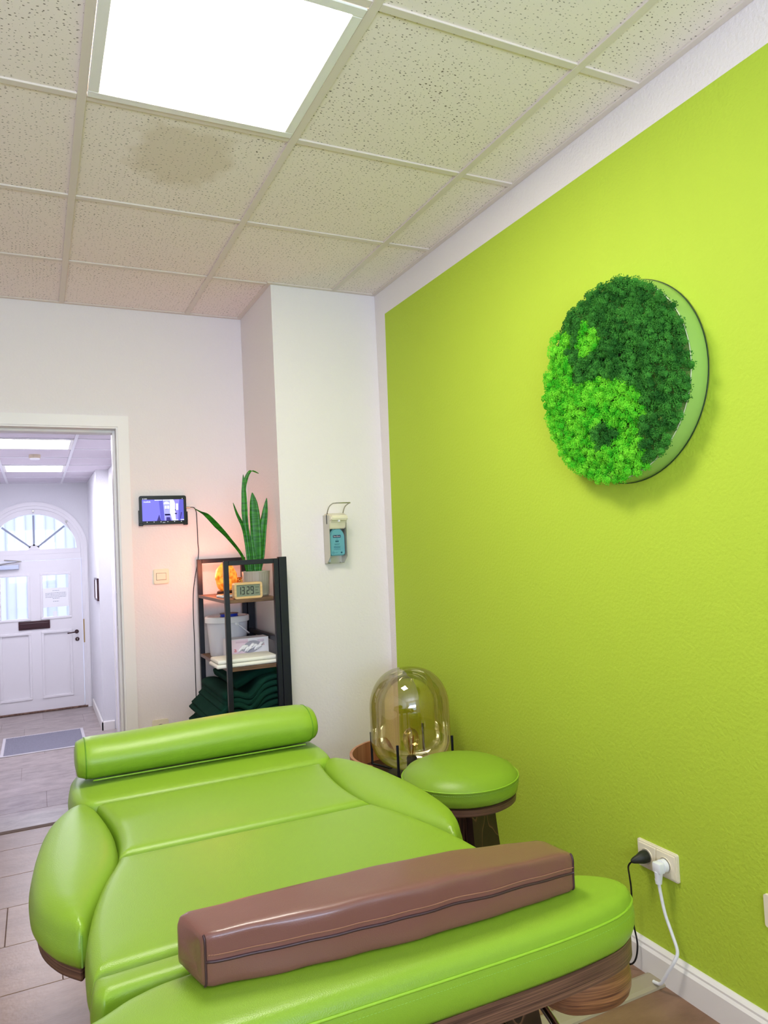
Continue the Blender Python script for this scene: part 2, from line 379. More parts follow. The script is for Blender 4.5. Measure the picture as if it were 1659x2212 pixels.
for a in ((-.022, 0, YB, YC), (XS-.022, XS, YC-.022, YF), (XS, -.022, YC-.022, YC), (XL, XS-.022, YF-.022, YF), (XL, XL+.022, YB, YF-.022)):
    obj('ceiling_rail', B(a[0], a[1], a[2], a[3], H-.0025, H+.004, .001, 1), M_rail, ce)

def light_panel(x0, y0, label, z=H, s=.625, m=M_panel, frame=M_trim, group=None):
    t = empty('ceiling_light', (x0+s/2, y0+s/2, z)); tag(t, label, 'ceiling light', group)
    bm = bmesh.new(); h = s/2-.014; f = .030
    for a in ((-h, h, -h, -h+f), (-h, h, h-f, h), (-h, -h+f, -h+f, h-f), (h-f, h, -h+f, h-f)): box(bm, a[0], a[1], a[2], a[3], -.006, .006, .002, 1)
    obj('frame', bm, frame, t)
    obj('diffuser', B(-h+f, h-f, -h+f, h-f, -.003, .003), m, t)
light_panel(-1.486, .7375, 'square flat light panel glowing white in the tiled ceiling above the couch')

# baseboards
def baseboard(name, pts_bm): return struct(name, pts_bm, M_basetrim)
prof = [(0, 0), (-.016, 0), (-.016, .072), (-.011, .080), (-.011, .086), (-.004, .095), (0, .095)]
bm = bmesh.new(); prism(bm, [(a*1.25, b) for a, b in prof], YB, YC, axis='y'); baseboard('baseboard_right', bm)
bm = bmesh.new(); prism(bm, [(YC+a, b) for a, b in prof], XS-.016, -.02, axis='x'); baseboard('baseboard_corner', bm)
bm = bmesh.new(); prism(bm, [(YF+a, b) for a, b in prof], -1.17, XS, axis='x'); baseboard('baseboard_far', bm)
bm = bmesh.new(); prism(bm, [(XL-a, b) for a, b in prof], YB, YF, axis='y'); baseboard('baseboard_left', bm)

# room door frame (door_1): casing + lining, door leaf is out of sight
d1 = tag(empty('door_1', (DR, YF, 0)), kind='structure')
bm = bmesh.new()
prism(bm, [(DR-.004, -0.0), (DR+.050, -0.0), (DR+.050, DT+.053), (DL-.05, DT+.053), (DL-.05, 0), (DL+.004, 0), (DL+.004, DT-.004), (DR-.004, DT-.004)], YF-.014, YF+.001, axis='y')
obj('casing', local(bm, d1), M_trim, d1)
bm = bmesh.new(); box(bm, DR-.012, DR+.0, YF-.008, YF+.13, 0, DT); box(bm, DL, DL+.012, YF-.008, YF+.13, 0, DT); box(bm, DL+.012, DR-.012, YF-.008, YF+.13, DT-.012, DT)
box(bm, DR-.026, DR-.012, YF+.055, YF+.13, 0, DT-.012, .002, 1); box(bm, DL+.012, DL+.026, YF+.055, YF+.13, 0, DT-.012, .002, 1); box(bm, DL+.026, DR-.026, YF+.055, YF+.13, DT-.026, DT-.012, .002, 1)
obj('lining', local(bm, d1), M_trim, d1)
obj('strike_plate', local(B(DR-.0265, DR-.0262, YF+.065, YF+.088, .96, 1.13), d1), M_metal, d1)

# ------------------------------------------------------------------ hall beyond the door, four steps down
HF, HC, HY = -0.647, 2.333, 9.77
HXR, HXP, HXL, HYP = -0.849, -0.987, -2.40, 8.20
hf = struct('floor_hall', B(HXL-.1, HXR+.1, 4.30, HY+.1, HF-.06, HF-.004), M_joint)
y = HY-.02; r = 0
while y > 4.3:
    y0 = max(y-.443, 4.3); x = HXL-[0.1, .55, .3, .75][r % 4]
    while x < HXR:
        xa, xb = max(x, HXL), min(x+.898, HXR)
        if xb-xa > .02: obj('floor_tile', B(xa, xb, y0+.001, y-.001, HF-.003, HF, .0012, 1), M_hallfloor, hf)
        x += .90
    y -= .445; r += 1
st = tag(empty('stairs_hall', (-1.7, 3.31, HF)), kind='structure')
for k in range(4):
    obj('step', local(B(HXL, HXR, 3.315+(.0 if k == 0 else .25*k), 3.315+.25*(k+1), HF-.05, -.004-.1617*k-(.0 if k else 0.0), .004, 1), st), M_hallfloor, st)
struct('trim_1', B(DL+.012, DR-.012, 3.285, 3.325, -.004, .002, .001, 1), M_joint)
struct('wall_hall_right', B(HXR, HXR+.14, YF+.125, HYP+.0, HF-.05, HC+.05), M_hallwall)
struct('wall_hall_pier', B(HXP, HXP+.3, HYP, HY, HF-.05, HC+.05), M_hallwall)
struct('wall_hall_left', B(HXL-.14, HXL, YF+.125, HY, HF-.05, HC+.05), M_hallwall)
bm = bmesh.new(); box(bm, HXL, HXR, YF+.124, YF+.126, HC-.35, HC-.3)
bm.free()
# end wall with arched opening
DCX, SPZ = -1.652, 1.463
AW, AH = 0.60, 0.575
arc = [(DCX+AW*math.cos(PI*k/40), SPZ+AH*math.sin(PI*k/40)) for k in range(41)]
poly = [(HXL-.14, HF-.05), (DCX-AW, HF-.05)]+arc[::-1]+[(DCX+AW, HF-.05), (HXP+.3, HF-.05), (HXP+.3, HC+.05), (HXL-.14, HC+.05)]
bm = bmesh.new(); prism(bm, poly, HY, HY+.22, axis='y')
struct('wall_hall_end', bm, M_hallwall)
# hall ceiling
hc = struct('ceiling_hall', B(HXL-.1, HXR+.1, YF+.1, HY+.1, HC+.03, HC+.08), mat('hall ceiling slab', (200, 200, 205), .9))
hcols = [HXL, -1.943, -1.303, -.849]; hrows = [YF+.125]+[5.865+.625*k for k in range(-4, 7)]+[HY]
for i in range(3):
    for j in range(len(hrows)-1):
        x0, x1, y0, y1 = hcols[i], hcols[i+1], hrows[j], hrows[j+1]
        if i == 1 and j in (5, 8):
            t = empty('ceiling_light', ((x0+x1)/2, (y0+y1)/2, HC)); tag(t, ['nearer' if j == 5 else 'farther'][0]+' of the two lit square panels in the hall ceiling', 'ceiling light')
            bm = bmesh.new(); hx, hy, f = (x1-x0)/2-.012, (y1-y0)/2-.012, .03
            for a in ((-hx, hx, -hy, -hy+f), (-hx, hx, hy-f, hy), (-hx, -hx+f, -hy+f, hy-f), (hx-f, hx, -hy+f, hy-f)): box(bm, a[0], a[1], a[2], a[3], -.006, .006, .002, 1)
            obj('frame', bm, M_trim, t); obj('diffuser', B(-hx+f, hx-f, -hy+f, hy-f, -.003, .003), M_hallpanel, t)
            continue
        if x1 > -.9 and y1 > HYP+.3: x1 = HXP
        obj('ceiling_tile', B(x0+.001, x1-.001, y0+.001, y1-.001, HC+.004, HC+.018, .0015, 1), M_halltile, hc)
for x in hcols[1:-1]: obj('ceiling_rail', B(x-.0125, x+.0125, YF+.125, HY, HC-.003, HC+.004), M_hallrail, hc)
for y in hrows[1:-1]:
    for i in range(3):
        x1 = hcols[i+1]-.0125
        if x1 > -.9 and y > HYP: x1 = HXP
        obj('ceiling_rail', B(hcols[i]+.0125, x1, y-.012, y+.012, HC-.002, HC+.004), M_hallrail, hc)
# hall baseboards and side door
def bb(name, pts, axis, a, b_): 
    bm = bmesh.new(); prism(bm, pts, a, b_, axis=axis); struct(name, bm, M_basetrim)
bb('baseboard_hall_pier', [(HXP-.014, HF), (HXP, HF), (HXP, HF+.10), (HXP-.008, HF+.10), (HXP-.014, HF+.09)], 'y', HYP-.014, HY-.03)
bb('baseboard_hall_pier_front', [(HYP-.014, HF), (HYP, HF), (HYP, HF+.10), (HYP-.008, HF+.10), (HYP-.014, HF+.09)], 'x', HXP-.014, HXR-.015)
bb('baseboard_hall_right', [(HXR-.014, HF), (HXR, HF), (HXR, HF+.10), (HXR-.008, HF+.10), (HXR-.014, HF+.09)], 'y', 4.32, 6.9)
bb('baseboard_hall_left', [(HXL+.014, HF), (HXL, HF), (HXL, HF+.10), (HXL+.008, HF+.10), (HXL+.014, HF+.09)], 'y', 4.32, HY-.02)
bm = bmesh.new(); sx = HXR-.016
box(bm, sx, HXR, 6.95, 7.02, HF, 1.86, .003, 1); box(bm, sx, HXR, 7.93, 8.0, HF, 1.86, .003, 1); box(bm, sx, HXR, 7.02, 7.93, 1.79, 1.86, .003, 1)
d3 = struct('door_3', bm, M_trim); obj('door_panel', B(HXR-.008, HXR-.0005, 7.02, 7.93, HF+.005, 1.79), M_doorwhite, d3)

# entry door (door_2)
d2 = tag(empty('door_2', (DCX, HY, HF)), kind='structure')
def arch_ring(bm, ro, hi_o, ri, hi_i, y0, y1, z=SPZ-HF, legs=True, bot=0.0):
    n = 40; out = [(ro*math.cos(PI*k/n), z+hi_o*math.sin(PI*k/n)) for k in range(n+1)]; inn = [(ri*math.cos(PI*k/n), z+hi_i*math.sin(PI*k/n)) for k in range(n+1)]
    if legs: out = [(ro, bot)]+out+[(-ro, bot)]; inn = [(ri, bot)]+inn+[(-ri, bot)]
    else: pass
    for k in range(len(out)-1):
        a, b_, c_, d_ = out[k], out[k+1], inn[k+1], inn[k]
        q = [bm.verts.new((p[0], y, p[1])) for y in (y0, y1) for p in (a, b_, c_, d_)]
        for f in ((0, 1, 2, 3), (7, 6, 5, 4), (0, 4, 5, 1), (2, 6, 7, 3)): bm.faces.new([q[i] for i in f])
    bmesh.ops.remove_doubles(bm, verts=bm.verts, dist=1e-6); bmesh.ops.recalc_face_normals(bm, faces=bm.faces)
    return bm
bm = arch_ring(bmesh.new(), .645, .625, .60, .575, -.022, .0)
arch_ring(bm, .610, .585, .566, .535, -.005, .12)
obj('arch_frame', bm, M_doorwhite, d2)
bm = arch_ring(bmesh.new(), .566, .535, .515, .465, .02, .09, legs=False); box(bm, -.566, .566, .02, .09, 2.05, 2.112, .004, 1); box(bm, -.566, .566, .0, .10, 1.97, 2.052, .004, 1)
obj('transom_frame', bm, M_doorwhite, d2)
pn = [(.515*math.cos(PI*k/30), SPZ-HF+.465*math.sin(PI*k/30)) for k in range(31)]
bounds = [0, 42, 90, 138, 180]
for q in range(4):
    a0, a1 = bounds[q], bounds[q+1]; pts = [(0, SPZ-HF)]+[(.515*math.cos(math.radians(a0+(a1-a0)*k/8)), SPZ-HF+.465*math.sin(math.radians(a0+(a1-a0)*k/8))) for k in range(9)]
    bm = bmesh.new(); prism(bm, pts, .05, .056, axis='y'); obj('pane', bm, M_pane, d2)
for a in (42, 90, 138):
    a = math.radians(a); p1 = Vector((.50*math.cos(a), .045, SPZ-HF+.452*math.sin(a))); p0 = Vector((.06*math.cos(a), .045, SPZ-HF+.05*math.sin(a)))
    d = (p1-p0).normalized(); n_ = Vector((-d.z, 0, d.x))*.012
    bm = bmesh.new(); prism(bm, [((p0+n_).x, (p0+n_).z), ((p0-n_).x, (p0-n_).z), ((p1-n_).x, (p1-n_).z), ((p1+n_).x, (p1+n_).z)], .03, .075, axis='y'); obj('glazing_bar', bm, mat('grey glazing bar', (150, 158, 175), .4) if 'grey glazing bar' not in bpy.data.materials else bpy.data.materials['grey glazing bar'], d2)
bm = lathe(bmesh.new(), [(0, 0), (.07, 0), (.07, .03), (0, .03)], 20)
bmesh.ops.transform(bm, matrix=Matrix.Translation((0, .03, SPZ-HF)) @ Matrix.Rotation(-PI/2, 4, 'X'), verts=bm.verts)
for v in bm.verts: v.co.z = max(v.co.z, SPZ-HF-.0)
obj('fan_boss', bm, M_doorwhite, d2)
# leaf
bm = bmesh.new(); yl0, yl1 = .015, .065
for a in ((-.560, -.42, .02, 1.965), (.42, .560, .02, 1.965), (-.068, .068, .02, 1.965)): box(bm, a[0], a[1], yl0, yl1, a[2], a[3])
for a in ((.02, .18), (1.03, 1.20), (1.79, 1.965)):
    box(bm, -.42, -.068, yl0, yl1, *a); box(bm, .068, .42, yl0, yl1, *a)
obj('leaf', bm, M_doorwhite, d2)
for sx in (-1, 1):
    xa, xb = sorted((sx*.068, sx*.42))
    obj('door_panel', B(xa, xb, .030, .05, .18, 1.03), M_doorwhite, d2)
    for z0, z1, nm in ((.18, 1.03, 0), (1.20, 1.79, 1)):
        bm = bmesh.new(); w = .022
        for a in ((xa-.01, xb+.01, z0-.01, z0+w), (xa-.01, xb+.01, z1-w, z1+.01), (xa-.01, xa+w, z0+w, z1-w), (xb-w, xb+.01, z0+w, z1-w)): box(bm, a[0], a[1], .003, .030, a[2], a[3], .006, 2)
        obj('moulding', bm, M_doorwhite, d2)
    obj('pane', B(xa, xb, .036, .042, 1.20, 1.79), M_pane, d2)
obj('threshold', B(-.60, .60, -.01, .20, 0, .022, .003, 1), wood('worn brown threshold', (96, 66, 56), (140, 112, 96), (3, 3, 3), .6), d2)
h = obj('door_handle', tube(bmesh.new(), cat([(.485, .010, 1.0), (.485, -.045, 1.0), (.46, -.055, 1.0), (.37, -.055, .992)], 6), .009, 10), M_darkbrown, d2, True)
bm = lathe(bmesh.new(), [(0, 0), (.026, 0), (.026, .008), (.022, .012), (0, .012)], 24); bmesh.ops.transform(bm, matrix=Matrix.Translation((.485, .016, 1.0)) @ Matrix.Rotation(PI/2, 4, 'X'), verts=bm.verts); obj('rosette', bm, M_darkbrown, h)
bm = lathe(bmesh.new(), [(0, 0), (.026, 0), (.026, .008), (.022, .012), (0, .012)], 24); bmesh.ops.transform(bm, matrix=Matrix.Translation((.49, .016, .90)) @ Matrix.Rotation(PI/2, 4, 'X'), verts=bm.verts)
k_ = obj('lock_rosette', bm, M_darkbrown, d2)
bm = B(.486, .494, -.004, .004, .885, .903); lathe(bm, [(0, 0), (.008, 0), (.008, .008), (0, .008)], 14, c=(.49, -.004, .906)); obj('lock_cylinder', bm, M_metal, k_)
bm = B(-.205, .165, -.002, .016, 1.075, 1.185, .005, 2); fl_ = obj('letter_slot', bm, M_darkbrown, d2)
obj('slot_flap', B(-.185, .145, -.010, -.002, 1.095, 1.16, .004, 2), M_darkbrown, fl_)
obj('strike_plate', B(.567, .583, -.008, -.005, .85, 1.16), M_brass, d2)
bm = B(-.62, -.18, -.055, .012, 1.865, 1.925, .008, 2); cl = obj('door_closer', bm, mat('silver closer', (190, 196, 215), .35, metal=.5), d2)
obj('closer_arm', tube(bmesh.new(), [(-.42, -.03, 1.93), (-.15, -.05, 1.965), (-.35, .0, 1.99)], .008, 6), M_metal, cl)
for (x, z) in ((0.0, SPZ-HF+.505), (.395, SPZ-HF+.36)):
    bm = bmesh.new(); box(bm, x-.014, x+.014, -.03, -.003, z-.012, z+.012, .003, 1); tube(bm, [(x, -.03, z), (x, -.035, z-.03)], .003, 6); hk = obj('catch', bm, M_metal, d2)
    if x > .1: obj('pull_cord', tube(bmesh.new(), cat([(x, -.035, z-.03), (x+.02, -.035, z-.06), (x+.045, -.035, z-.12)], 5), .002, 5), M_metal, hk)
M_paper = mat('white paper', (248, 248, 250), .7)
M_ink = mat('grey print', (120, 125, 150), .8)
def notice():
    t = empty('paper_notice', (DCX+.08, HY+.030, HF)); tag(t, 'white printed notice taped to the right pane of the entry door', 'notice')
    obj('sheet', B(.010, .325, -.0005, .0, 1.345, 1.595), M_paper, t)
    bm = bmesh.new()
    for k, (w, z) in enumerate(((.08, 1.56), (.25, 1.53), (.25, 1.512), (.25, 1.494), (.25, 1.476), (.08, 1.458), (.07, 1.42))):
        x = .165-w/2
        while x < .165+w/2: 
            l = random.uniform(.008, .024); box(bm, x, min(x+l, .165+w/2), -.0010, -.0006, z-.0025, z+.0025); x += l+.005
    obj('print', bm, M_ink, t)['kind'] = 'stuff'
    o = tag(obj('paper_slip', B(DCX+.205, DCX+.255, HY+.029, HY+.0295, HF+1.205, HF+1.29), M_paper), 'small blank white slip below the notice on the entry door pane', 'notice')
notice()
# picture on pier wall
t = empty('picture_frame', (HXP, 8.44, .95)); tag(t, 'narrow dark framed picture seen edge-on on the hall pier wall', 'picture')
bm = bmesh.new()
for a in ((-.22, .22, -.13, -.11), (-.22, .22, .11, .13), (-.22, -.20, -.11, .11), (.20, .22, -.11, .11)): box(bm, -.022, -.0005, a[0], a[1], a[2], a[3], .002, 1)
obj('frame', bm, M_darkbrown, t); obj('print', B(-.012, -.001, -.20, .20, -.11, .11), M_paper, t)
# smoke detector
t = empty('smoke_detector', (-1.62, 6.93, HC+.004)); tag(t, 'round beige smoke detector on the hall ceiling', 'smoke detector')
bm = lathe(bmesh.new(), [(0, 0), (.052, 0), (.050, -.034), (0, -.034)], 32); obj('body', bm, mat('beige plastic', (205, 190, 165), .4), t, True, 40)
bm = lathe(bmesh.new(), [(0, -.034), (.046, -.034), (.042, -.046), (0, -.048)], 32); obj('cover', bm, M_whiteplastic, t, True, 40)
# doormat
t = empty('doormat', (-1.6, 8.04, HF)); tag(t, 'flat grey ribbed doormat with pale rim in front of the entry door', 'doormat')
bm = bmesh.new(); f = .03
for a in ((-.41, .41, -.43, -.43+f), (-.41, .41, .43-f, .43), (-.41, -.41+f, -.43+f, .43-f), (.41-f, .41, -.43+f, .43-f)): box(bm, a[0], a[1], a[2], a[3], 0, .008, .002, 1)
obj('rim', bm, mat('pale mat rim', (205, 200, 205), .6), t)
bm = B(-.38, .38, -.40, .40, 0, .004)
x = -.375
while x < .375: box(bm, x, x+.008, -.40, .40, .004, .009); x += .0165
o = obj('ribs', bm, mat('grey ribbed mat', (138, 136, 150), .9, noise_amt=.25, noise_scale=60), t); o['kind'] = 'stuff'
# outside the entry door
struct('ground', B(-9, 6, HY+.24, 20, HF-.3, HF-.06), mat('pale paving', (190, 190, 200), .9))
bm = B(-8, 5, 14.0, 14.3, HF-.3, 3.2)
x = -7.9
while x < 5: box(bm, x, x+.16, 13.93, 14.0, HF-.05, 3.1, .02, 1); x += .33
tag(obj('garage_facade', bm, mat('lilac ribbed cladding', (206, 204, 236), .7)), 'lilac ribbed facade seen through the entry door panes', 'building')

# ------------------------------------------------------------------ treatment couch
couch = empty('treatment_couch', (-1.22, 0.80, 0))
tag(couch, 'lime green leather treatment couch with curved arm rests and dark plywood edge', 'treatment couch')
def resample(poly, step):
    out = []; n = len(poly)
    keep = [poly[0]]
    for p in poly[1:]:
        if (p-keep[-1]).length > step*.4: keep.append(p)
    if (keep[-1]-keep[0]).length < step*.4: keep.pop()
    poly = keep; n = len(poly)
    for i in range(n):
        a, b_ = poly[i], poly[(i+1) % n]; L = (b_-a).length; k = max(1, int(round(L/step)))
        for j in range(k): out.append(a.lerp(b_, j/k))
    return out
def offset(poly, d):
    """inward offset of a counter-clockwise polygon"""
    n = len(poly); out = []
    for i in range(n):
        p0, p, p1 = poly[i-1], poly[i], poly[(i+1) % n]
        e0 = (p-p0); e1 = (p1-p)
        if e0.length < 1e-9 or e1.length < 1e-9: out.append(p.copy()); continue
        n0 = Vector((-e0.y, e0.x)).normalized(); n1 = Vector((-e1.y, e1.x)).normalized(); m = (n0+n1)
        if m.length < .3: m = n0
        m.normalize(); k = min(1/max(m.dot(n0), .5), 1.6); out.append(p+m*d*k)
    return out
def ccw(poly):
    a = sum(p.x*q.y-q.x*p.y for p, q in zip(poly, poly[1:]+poly[:1])); return poly if a > 0 else poly[::-1]
def smooth_outline(pts, corners=(), n=10):
    """closed catmull-rom with the listed indices kept as sharp corners"""
    P = [Vector(p) for p in pts]; N = len(P)
    if not corners: return [Vector((v.x, v.y)) for v in cat([(p.x, p.y, 0) for p in P], n, True)]
    cs = sorted(corners); out = []
    for a, b_ in zip(cs, cs[1:]+[cs[0]+N]):
        seg = [P[i % N] for i in range(a, b_+1)]
        c_ = cat([(p.x, p.y, 0) for p in seg], n, False); out += [Vector((v.x, v.y)) for v in c_[:-1]]
    return out
def cushion(outline, zb, zt, r=.022, crown=.006, bulge=.004, step=.010, domed=0.0):
    """upholstered pad: side skirt plus a top whose height follows the distance to its edge"""
    P = ccw(resample(ccw(outline), step)); n = len(P); PA = np.array([(p.x, p.y) for p in P]); PB = np.roll(PA, -1, 0)
    def dist(Q):
        d = PB-PA; L = (d**2).sum(1); out = np.full(len(Q), 9.0)
        for i in range(n):
            t = np.clip(((Q-PA[i])@d[i])/L[i], 0, 1); out = np.minimum(out, np.hypot(*(Q-(PA[i]+t[:, None]*d[i])).T))
        return out
    def inside(Q):
        c = np.zeros(len(Q), bool)
        for i in range(n):
            (x1, y1), (x2, y2) = PA[i], PB[i]
            if y1 == y2: continue
            h = ((y1 > Q[:, 1]) != (y2 > Q[:, 1])) & (Q[:, 0] < (x2-x1)*(Q[:, 1]-y1)/(y2-y1)+x1); c ^= h
        return c
    cand = []
    for f in (.10, .30, .60, 1.0, 1.5):
        q = np.array([(v.x, v.y) for v in offset(P, r*f)]); cand.append(q[dist(q) > r*f*.93])
    g = .018; xs = np.arange(PA[:, 0].min(), PA[:, 0].max(), g); ys = np.arange(PA[:, 1].min(), PA[:, 1].max(), g)
    G = np.stack(np.meshgrid(xs, ys), -1).reshape(-1, 2); G = G[inside(G)]; G = G[dist(G) > r*1.5+g*.5]; cand.append(G)
    Q = np.concatenate(cand); Q = Q[inside(Q)]
    pts = [Vector(p) for p in PA.tolist()]+[Vector(p) for p in Q.tolist()]
    vs, es, fs, *_ = delaunay_2d_cdt(pts, [], [list(range(n))], 1, 1e-6)
    A = np.array([(v.x, v.y) for v in vs]); D = dist(A)
    dd = np.minimum(D, r); z = zt-r+np.sqrt(np.maximum(0, r*r-(r-dd)**2))+(crown+domed)*(1-np.exp(-D/.06))
    bm = bmesh.new(); V = [bm.verts.new((v.x, v.y, z[i])) for i, v in enumerate(vs)]
    for f in fs: bm.faces.new([V[i] for i in f])
    top = V[:n]
    rings = []
    for off, zz_ in ((.005, zb), (.001, zb+.006), (-bulge*.8, zb+(zt-zb-r)*.35), (-bulge, zb+(zt-zb-r)*.6), (-bulge*.4, zb+(zt-zb-r)*.88)):
        q = offset(P, off); rings.append([bm.verts.new((v.x, v.y, zz_)) for v in q])
    rings.append(top)
    for a, b_ in zip(rings, rings[1:]):
        for i in range(n): bm.faces.new((a[i], a[(i+1) % n], b_[(i+1) % n], b_[i]))
    bm.faces.new(rings[0][::-1]); bmesh.ops.recalc_face_normals(bm, faces=bm.faces)
    return bm, P
def board(outline, z0, z1, inset=.006):
    P = offset(ccw(resample(ccw(outline), .015)), inset); bm = bmesh.new(); prism(bm, [(p.x, p.y) for p in P], z0+.002, z1, axis='z')
    return bm
ZT, ZB, ZW = .720, .643, .607
def mir(x): return -2.44-x
sections = {}
# head section
hd = [(-1.515, 1.172), (-1.545, 1.186), (-1.562, 1.23), (-1.570, 1.32), (-1.562, 1.42), (-1.530, 1.485), (-1.45, 1.510), (-1.22, 1.516),
      (-.990, 1.510), (-.910, 1.485), (-.878, 1.42), (-.870, 1.32), (-.878, 1.23), (-.895, 1.186), (-.925, 1.172)]
sections['head_cushion'] = smooth_outline(hd, (0, 14), 6)
s2 = [(-.925, 1.168), (-1.515, 1.168), (-1.505, 1.11), (-1.493, 1.02), (-1.489, .95), (-1.492, .87), (-1.500, .812), (-.940, .806), (-.948, .87), (-.951, .95), (-.947, 1.02), (-.937, 1.11)]
sections['back_cushion'] = smooth_outline(s2, (0, 1, 6, 7), 6)
s3 = [(-.940, .802), (-1.500, .808), (-1.514, .765), (-1.535, .708), (-1.560, .610), (-1.574, .52), (-1.578, .43), (-1.575, .385), (-1.54, .388), (-1.22, .396), (-.90, .388), (-.862, .385), (-.860, .43), (-.866, .52), (-.880, .610), (-.905, .708), (-.926, .765)]
sections['seat_cushion'] = smooth_outline(s3, (0, 1, 7, 11), 6)
s4 = [(-.862, .381), (-.90, .384), (-1.22, .392), (-1.54, .384), (-1.575, .380), (-1.577, .345), (-1.565, .322), (-1.515, .330), (-1.22, .336), (-.925, .330), (-.875, .322), (-.860, .345)]
sections['strip_cushion'] = smooth_outline(s4, (0, 4, 6, 10), 6)
s5 = [(-1.582, .283), (-1.64, .262), (-1.69, .235), (-1.70, .205), (-1.66, .175), (-1.50, .162), (-1.30, .156), (-1.10, .150), (-.96, .147), (-.86, .150), (-.788, .160), (-.742, .185), (-.730, .215), (-.748, .252), (-.793, .285),
      (-.87, .312), (-1.0, .325), (-1.22, .332), (-1.45, .328), (-1.53, .312)]
sections['foot_cushion'] = smooth_outline(s5, (), 6)
armL = [(-1.530, 1.205), (-1.580, 1.190), (-1.625, 1.095), (-1.648, .96), (-1.658, .83), (-1.652, .70), (-1.625, .615), (-1.588, .560), (-1.572, .566), (-1.556, .62), (-1.528, .705), (-1.506, .775), (-1.494, .85), (-1.491, .95), (-1.498, 1.05), (-1.512, 1.15)]
sections['arm_rest'] = smooth_outline(armL, (0, 7), 6)
sections['arm_rest.R'] = smooth_outline([(mir(x), y) for x, y in armL][::-1], (8, 15), 6)
for nm, P in sections.items():
    arm = nm.startswith('arm_rest')
    thin = nm == 'strip_cushion'
    kw = dict(r=.016 if thin else (.030 if arm else .020), crown=.004 if thin else .006, domed=.012 if arm else 0)
    bm, PP = cushion(P, ZB, ZT-(.004 if arm else 0), **kw)
    c = obj(nm.split('.')[0], local(bm, couch), M_leather, couch, True)
    if nm in ('foot_cushion',):
        q = offset(PP, -.0005); obj('piping', local(tube(bmesh.new(), [(v.x, v.y, ZT-.021) for v in q][::2], .0024, 6, True), couch), M_piping, c, True)
        q = offset(PP, -.0022); bm = bmesh.new()
        q = [q[i] for i in range(len(q))]
        for a, b_ in zip(q, q[1:]):
            L = (b_-a).length
            for k in range(2):
                m0 = a.lerp(b_, k*.5); m1 = a.lerp(b_, k*.5+.3); tube(bm, [(m0.x, m0.y, ZT-.033), (m1.x, m1.y, ZT-.033)], .0007, 4)
        s_ = obj('stitching', local(bm, couch), M_gthread, c); s_['kind'] = 'stuff'
    if nm == 'arm_rest' or nm == 'arm_rest.R':
        tip = P[[i for i, p in enumerate(P) if p.y == min(v.y for v in P)][0]]
        bm = tube(bmesh.new(), [(tip.x, tip.y-.0015, ZB+.004), (tip.x, tip.y-.003, ZB+.03), (tip.x, tip.y+.001, ZT-.022)], .0016, 6)
        obj('seam', local(bm, couch), M_gthread, c)
    zw = ZW if nm in ('foot_cushion',) else ZB-.024
    obj('plywood_board', local(board(P, zw, ZB, .004 if nm == 'foot_cushion' else .008), couch), M_plywood, couch)
# bent plywood end bow under the foot section
bow = [(-.755, .215), (-.752, .25), (-.79, .315), (-.90, .35), (-1.22, .36), (-1.54, .35), (-1.65, .31), (-1.66, .25), (-1.62, .225), (-1.56, .26), (-1.45, .29), (-1.22, .30), (-.99, .29), (-.93, .262), (-.90, .215), (-.84, .195), (-.79, .195)]
bm = cushion(smooth_outline(bow, (), 5), .555, .603, r=.006, crown=0)[0]
bm.free()
bm = bmesh.new(); P = ccw(resample(ccw(smooth_outline([(-.736, .228), (-.748, .195), (-.785, .180), (-.83, .184), (-.872, .205), (-.888, .25), (-.875, .30), (-.84, .33), (-.75, .30)], (), 6)), .012))
bm, _ = cushion(P, .538, .604, r=.010, crown=0); obj('bent_bracket', local(bm, couch), M_bentply, couch, True, 40)
# under frame and pedestal
bm = bmesh.new(); box(bm, -1.48, -.96, .26, 1.36, .555, .606, .006, 2); obj('under_frame', local(bm, couch), M_darkwood, couch)
def slab_leg(x0, y0, x1, y1, w, t, z0, z1):
    bm = bmesh.new(); d = Vector((x1-x0, y1-y0)); 
    q0 = [(x0-w/2, y0-t/2), (x0+w/2, y0-t/2), (x0+w/2, y0+t/2), (x0-w/2, y0+t/2)]; q1 = [(a+x1-x0, b_+y1-y0) for a, b_ in q0]
    lo = [bm.verts.new((a, b_, z0)) for a, b_ in q1]; hi = [bm.verts.new((a, b_, z1)) for a, b_ in q0]
    bm.faces.new(lo[::-1]); bm.faces.new(hi)
    for i in range(4): bm.faces.new((lo[i], lo[(i+1) % 4], hi[(i+1) % 4], hi[i]))
    bmesh.ops.bevel(bm, geom=bm.edges[:], offset=.006, segments=2, affect='EDGES'); return bm
for (x0, y0, x1, y1) in ((-.93, .34, -.86, .26), (-1.34, .36, -1.32, .34), (-.98, 1.28, -.95, 1.40), (-1.34, 1.28, -1.32, 1.32)):
    obj('leg', local(slab_leg(x0, y0, x1, y1, .13, .06, 0, .556), couch), M_darkwood, couch)
bm = bmesh.new(); tube(bm, cat([(-.972, .30, .545), (-.965, .215, .520), (-.950, .200, .510), (-.900, .200, .510), (-.888, .215, .520), (-.882, .30, .545)], 5), .007, 10)
obj('adjusting_handle', local(bm, couch), M_chrome, couch, True)

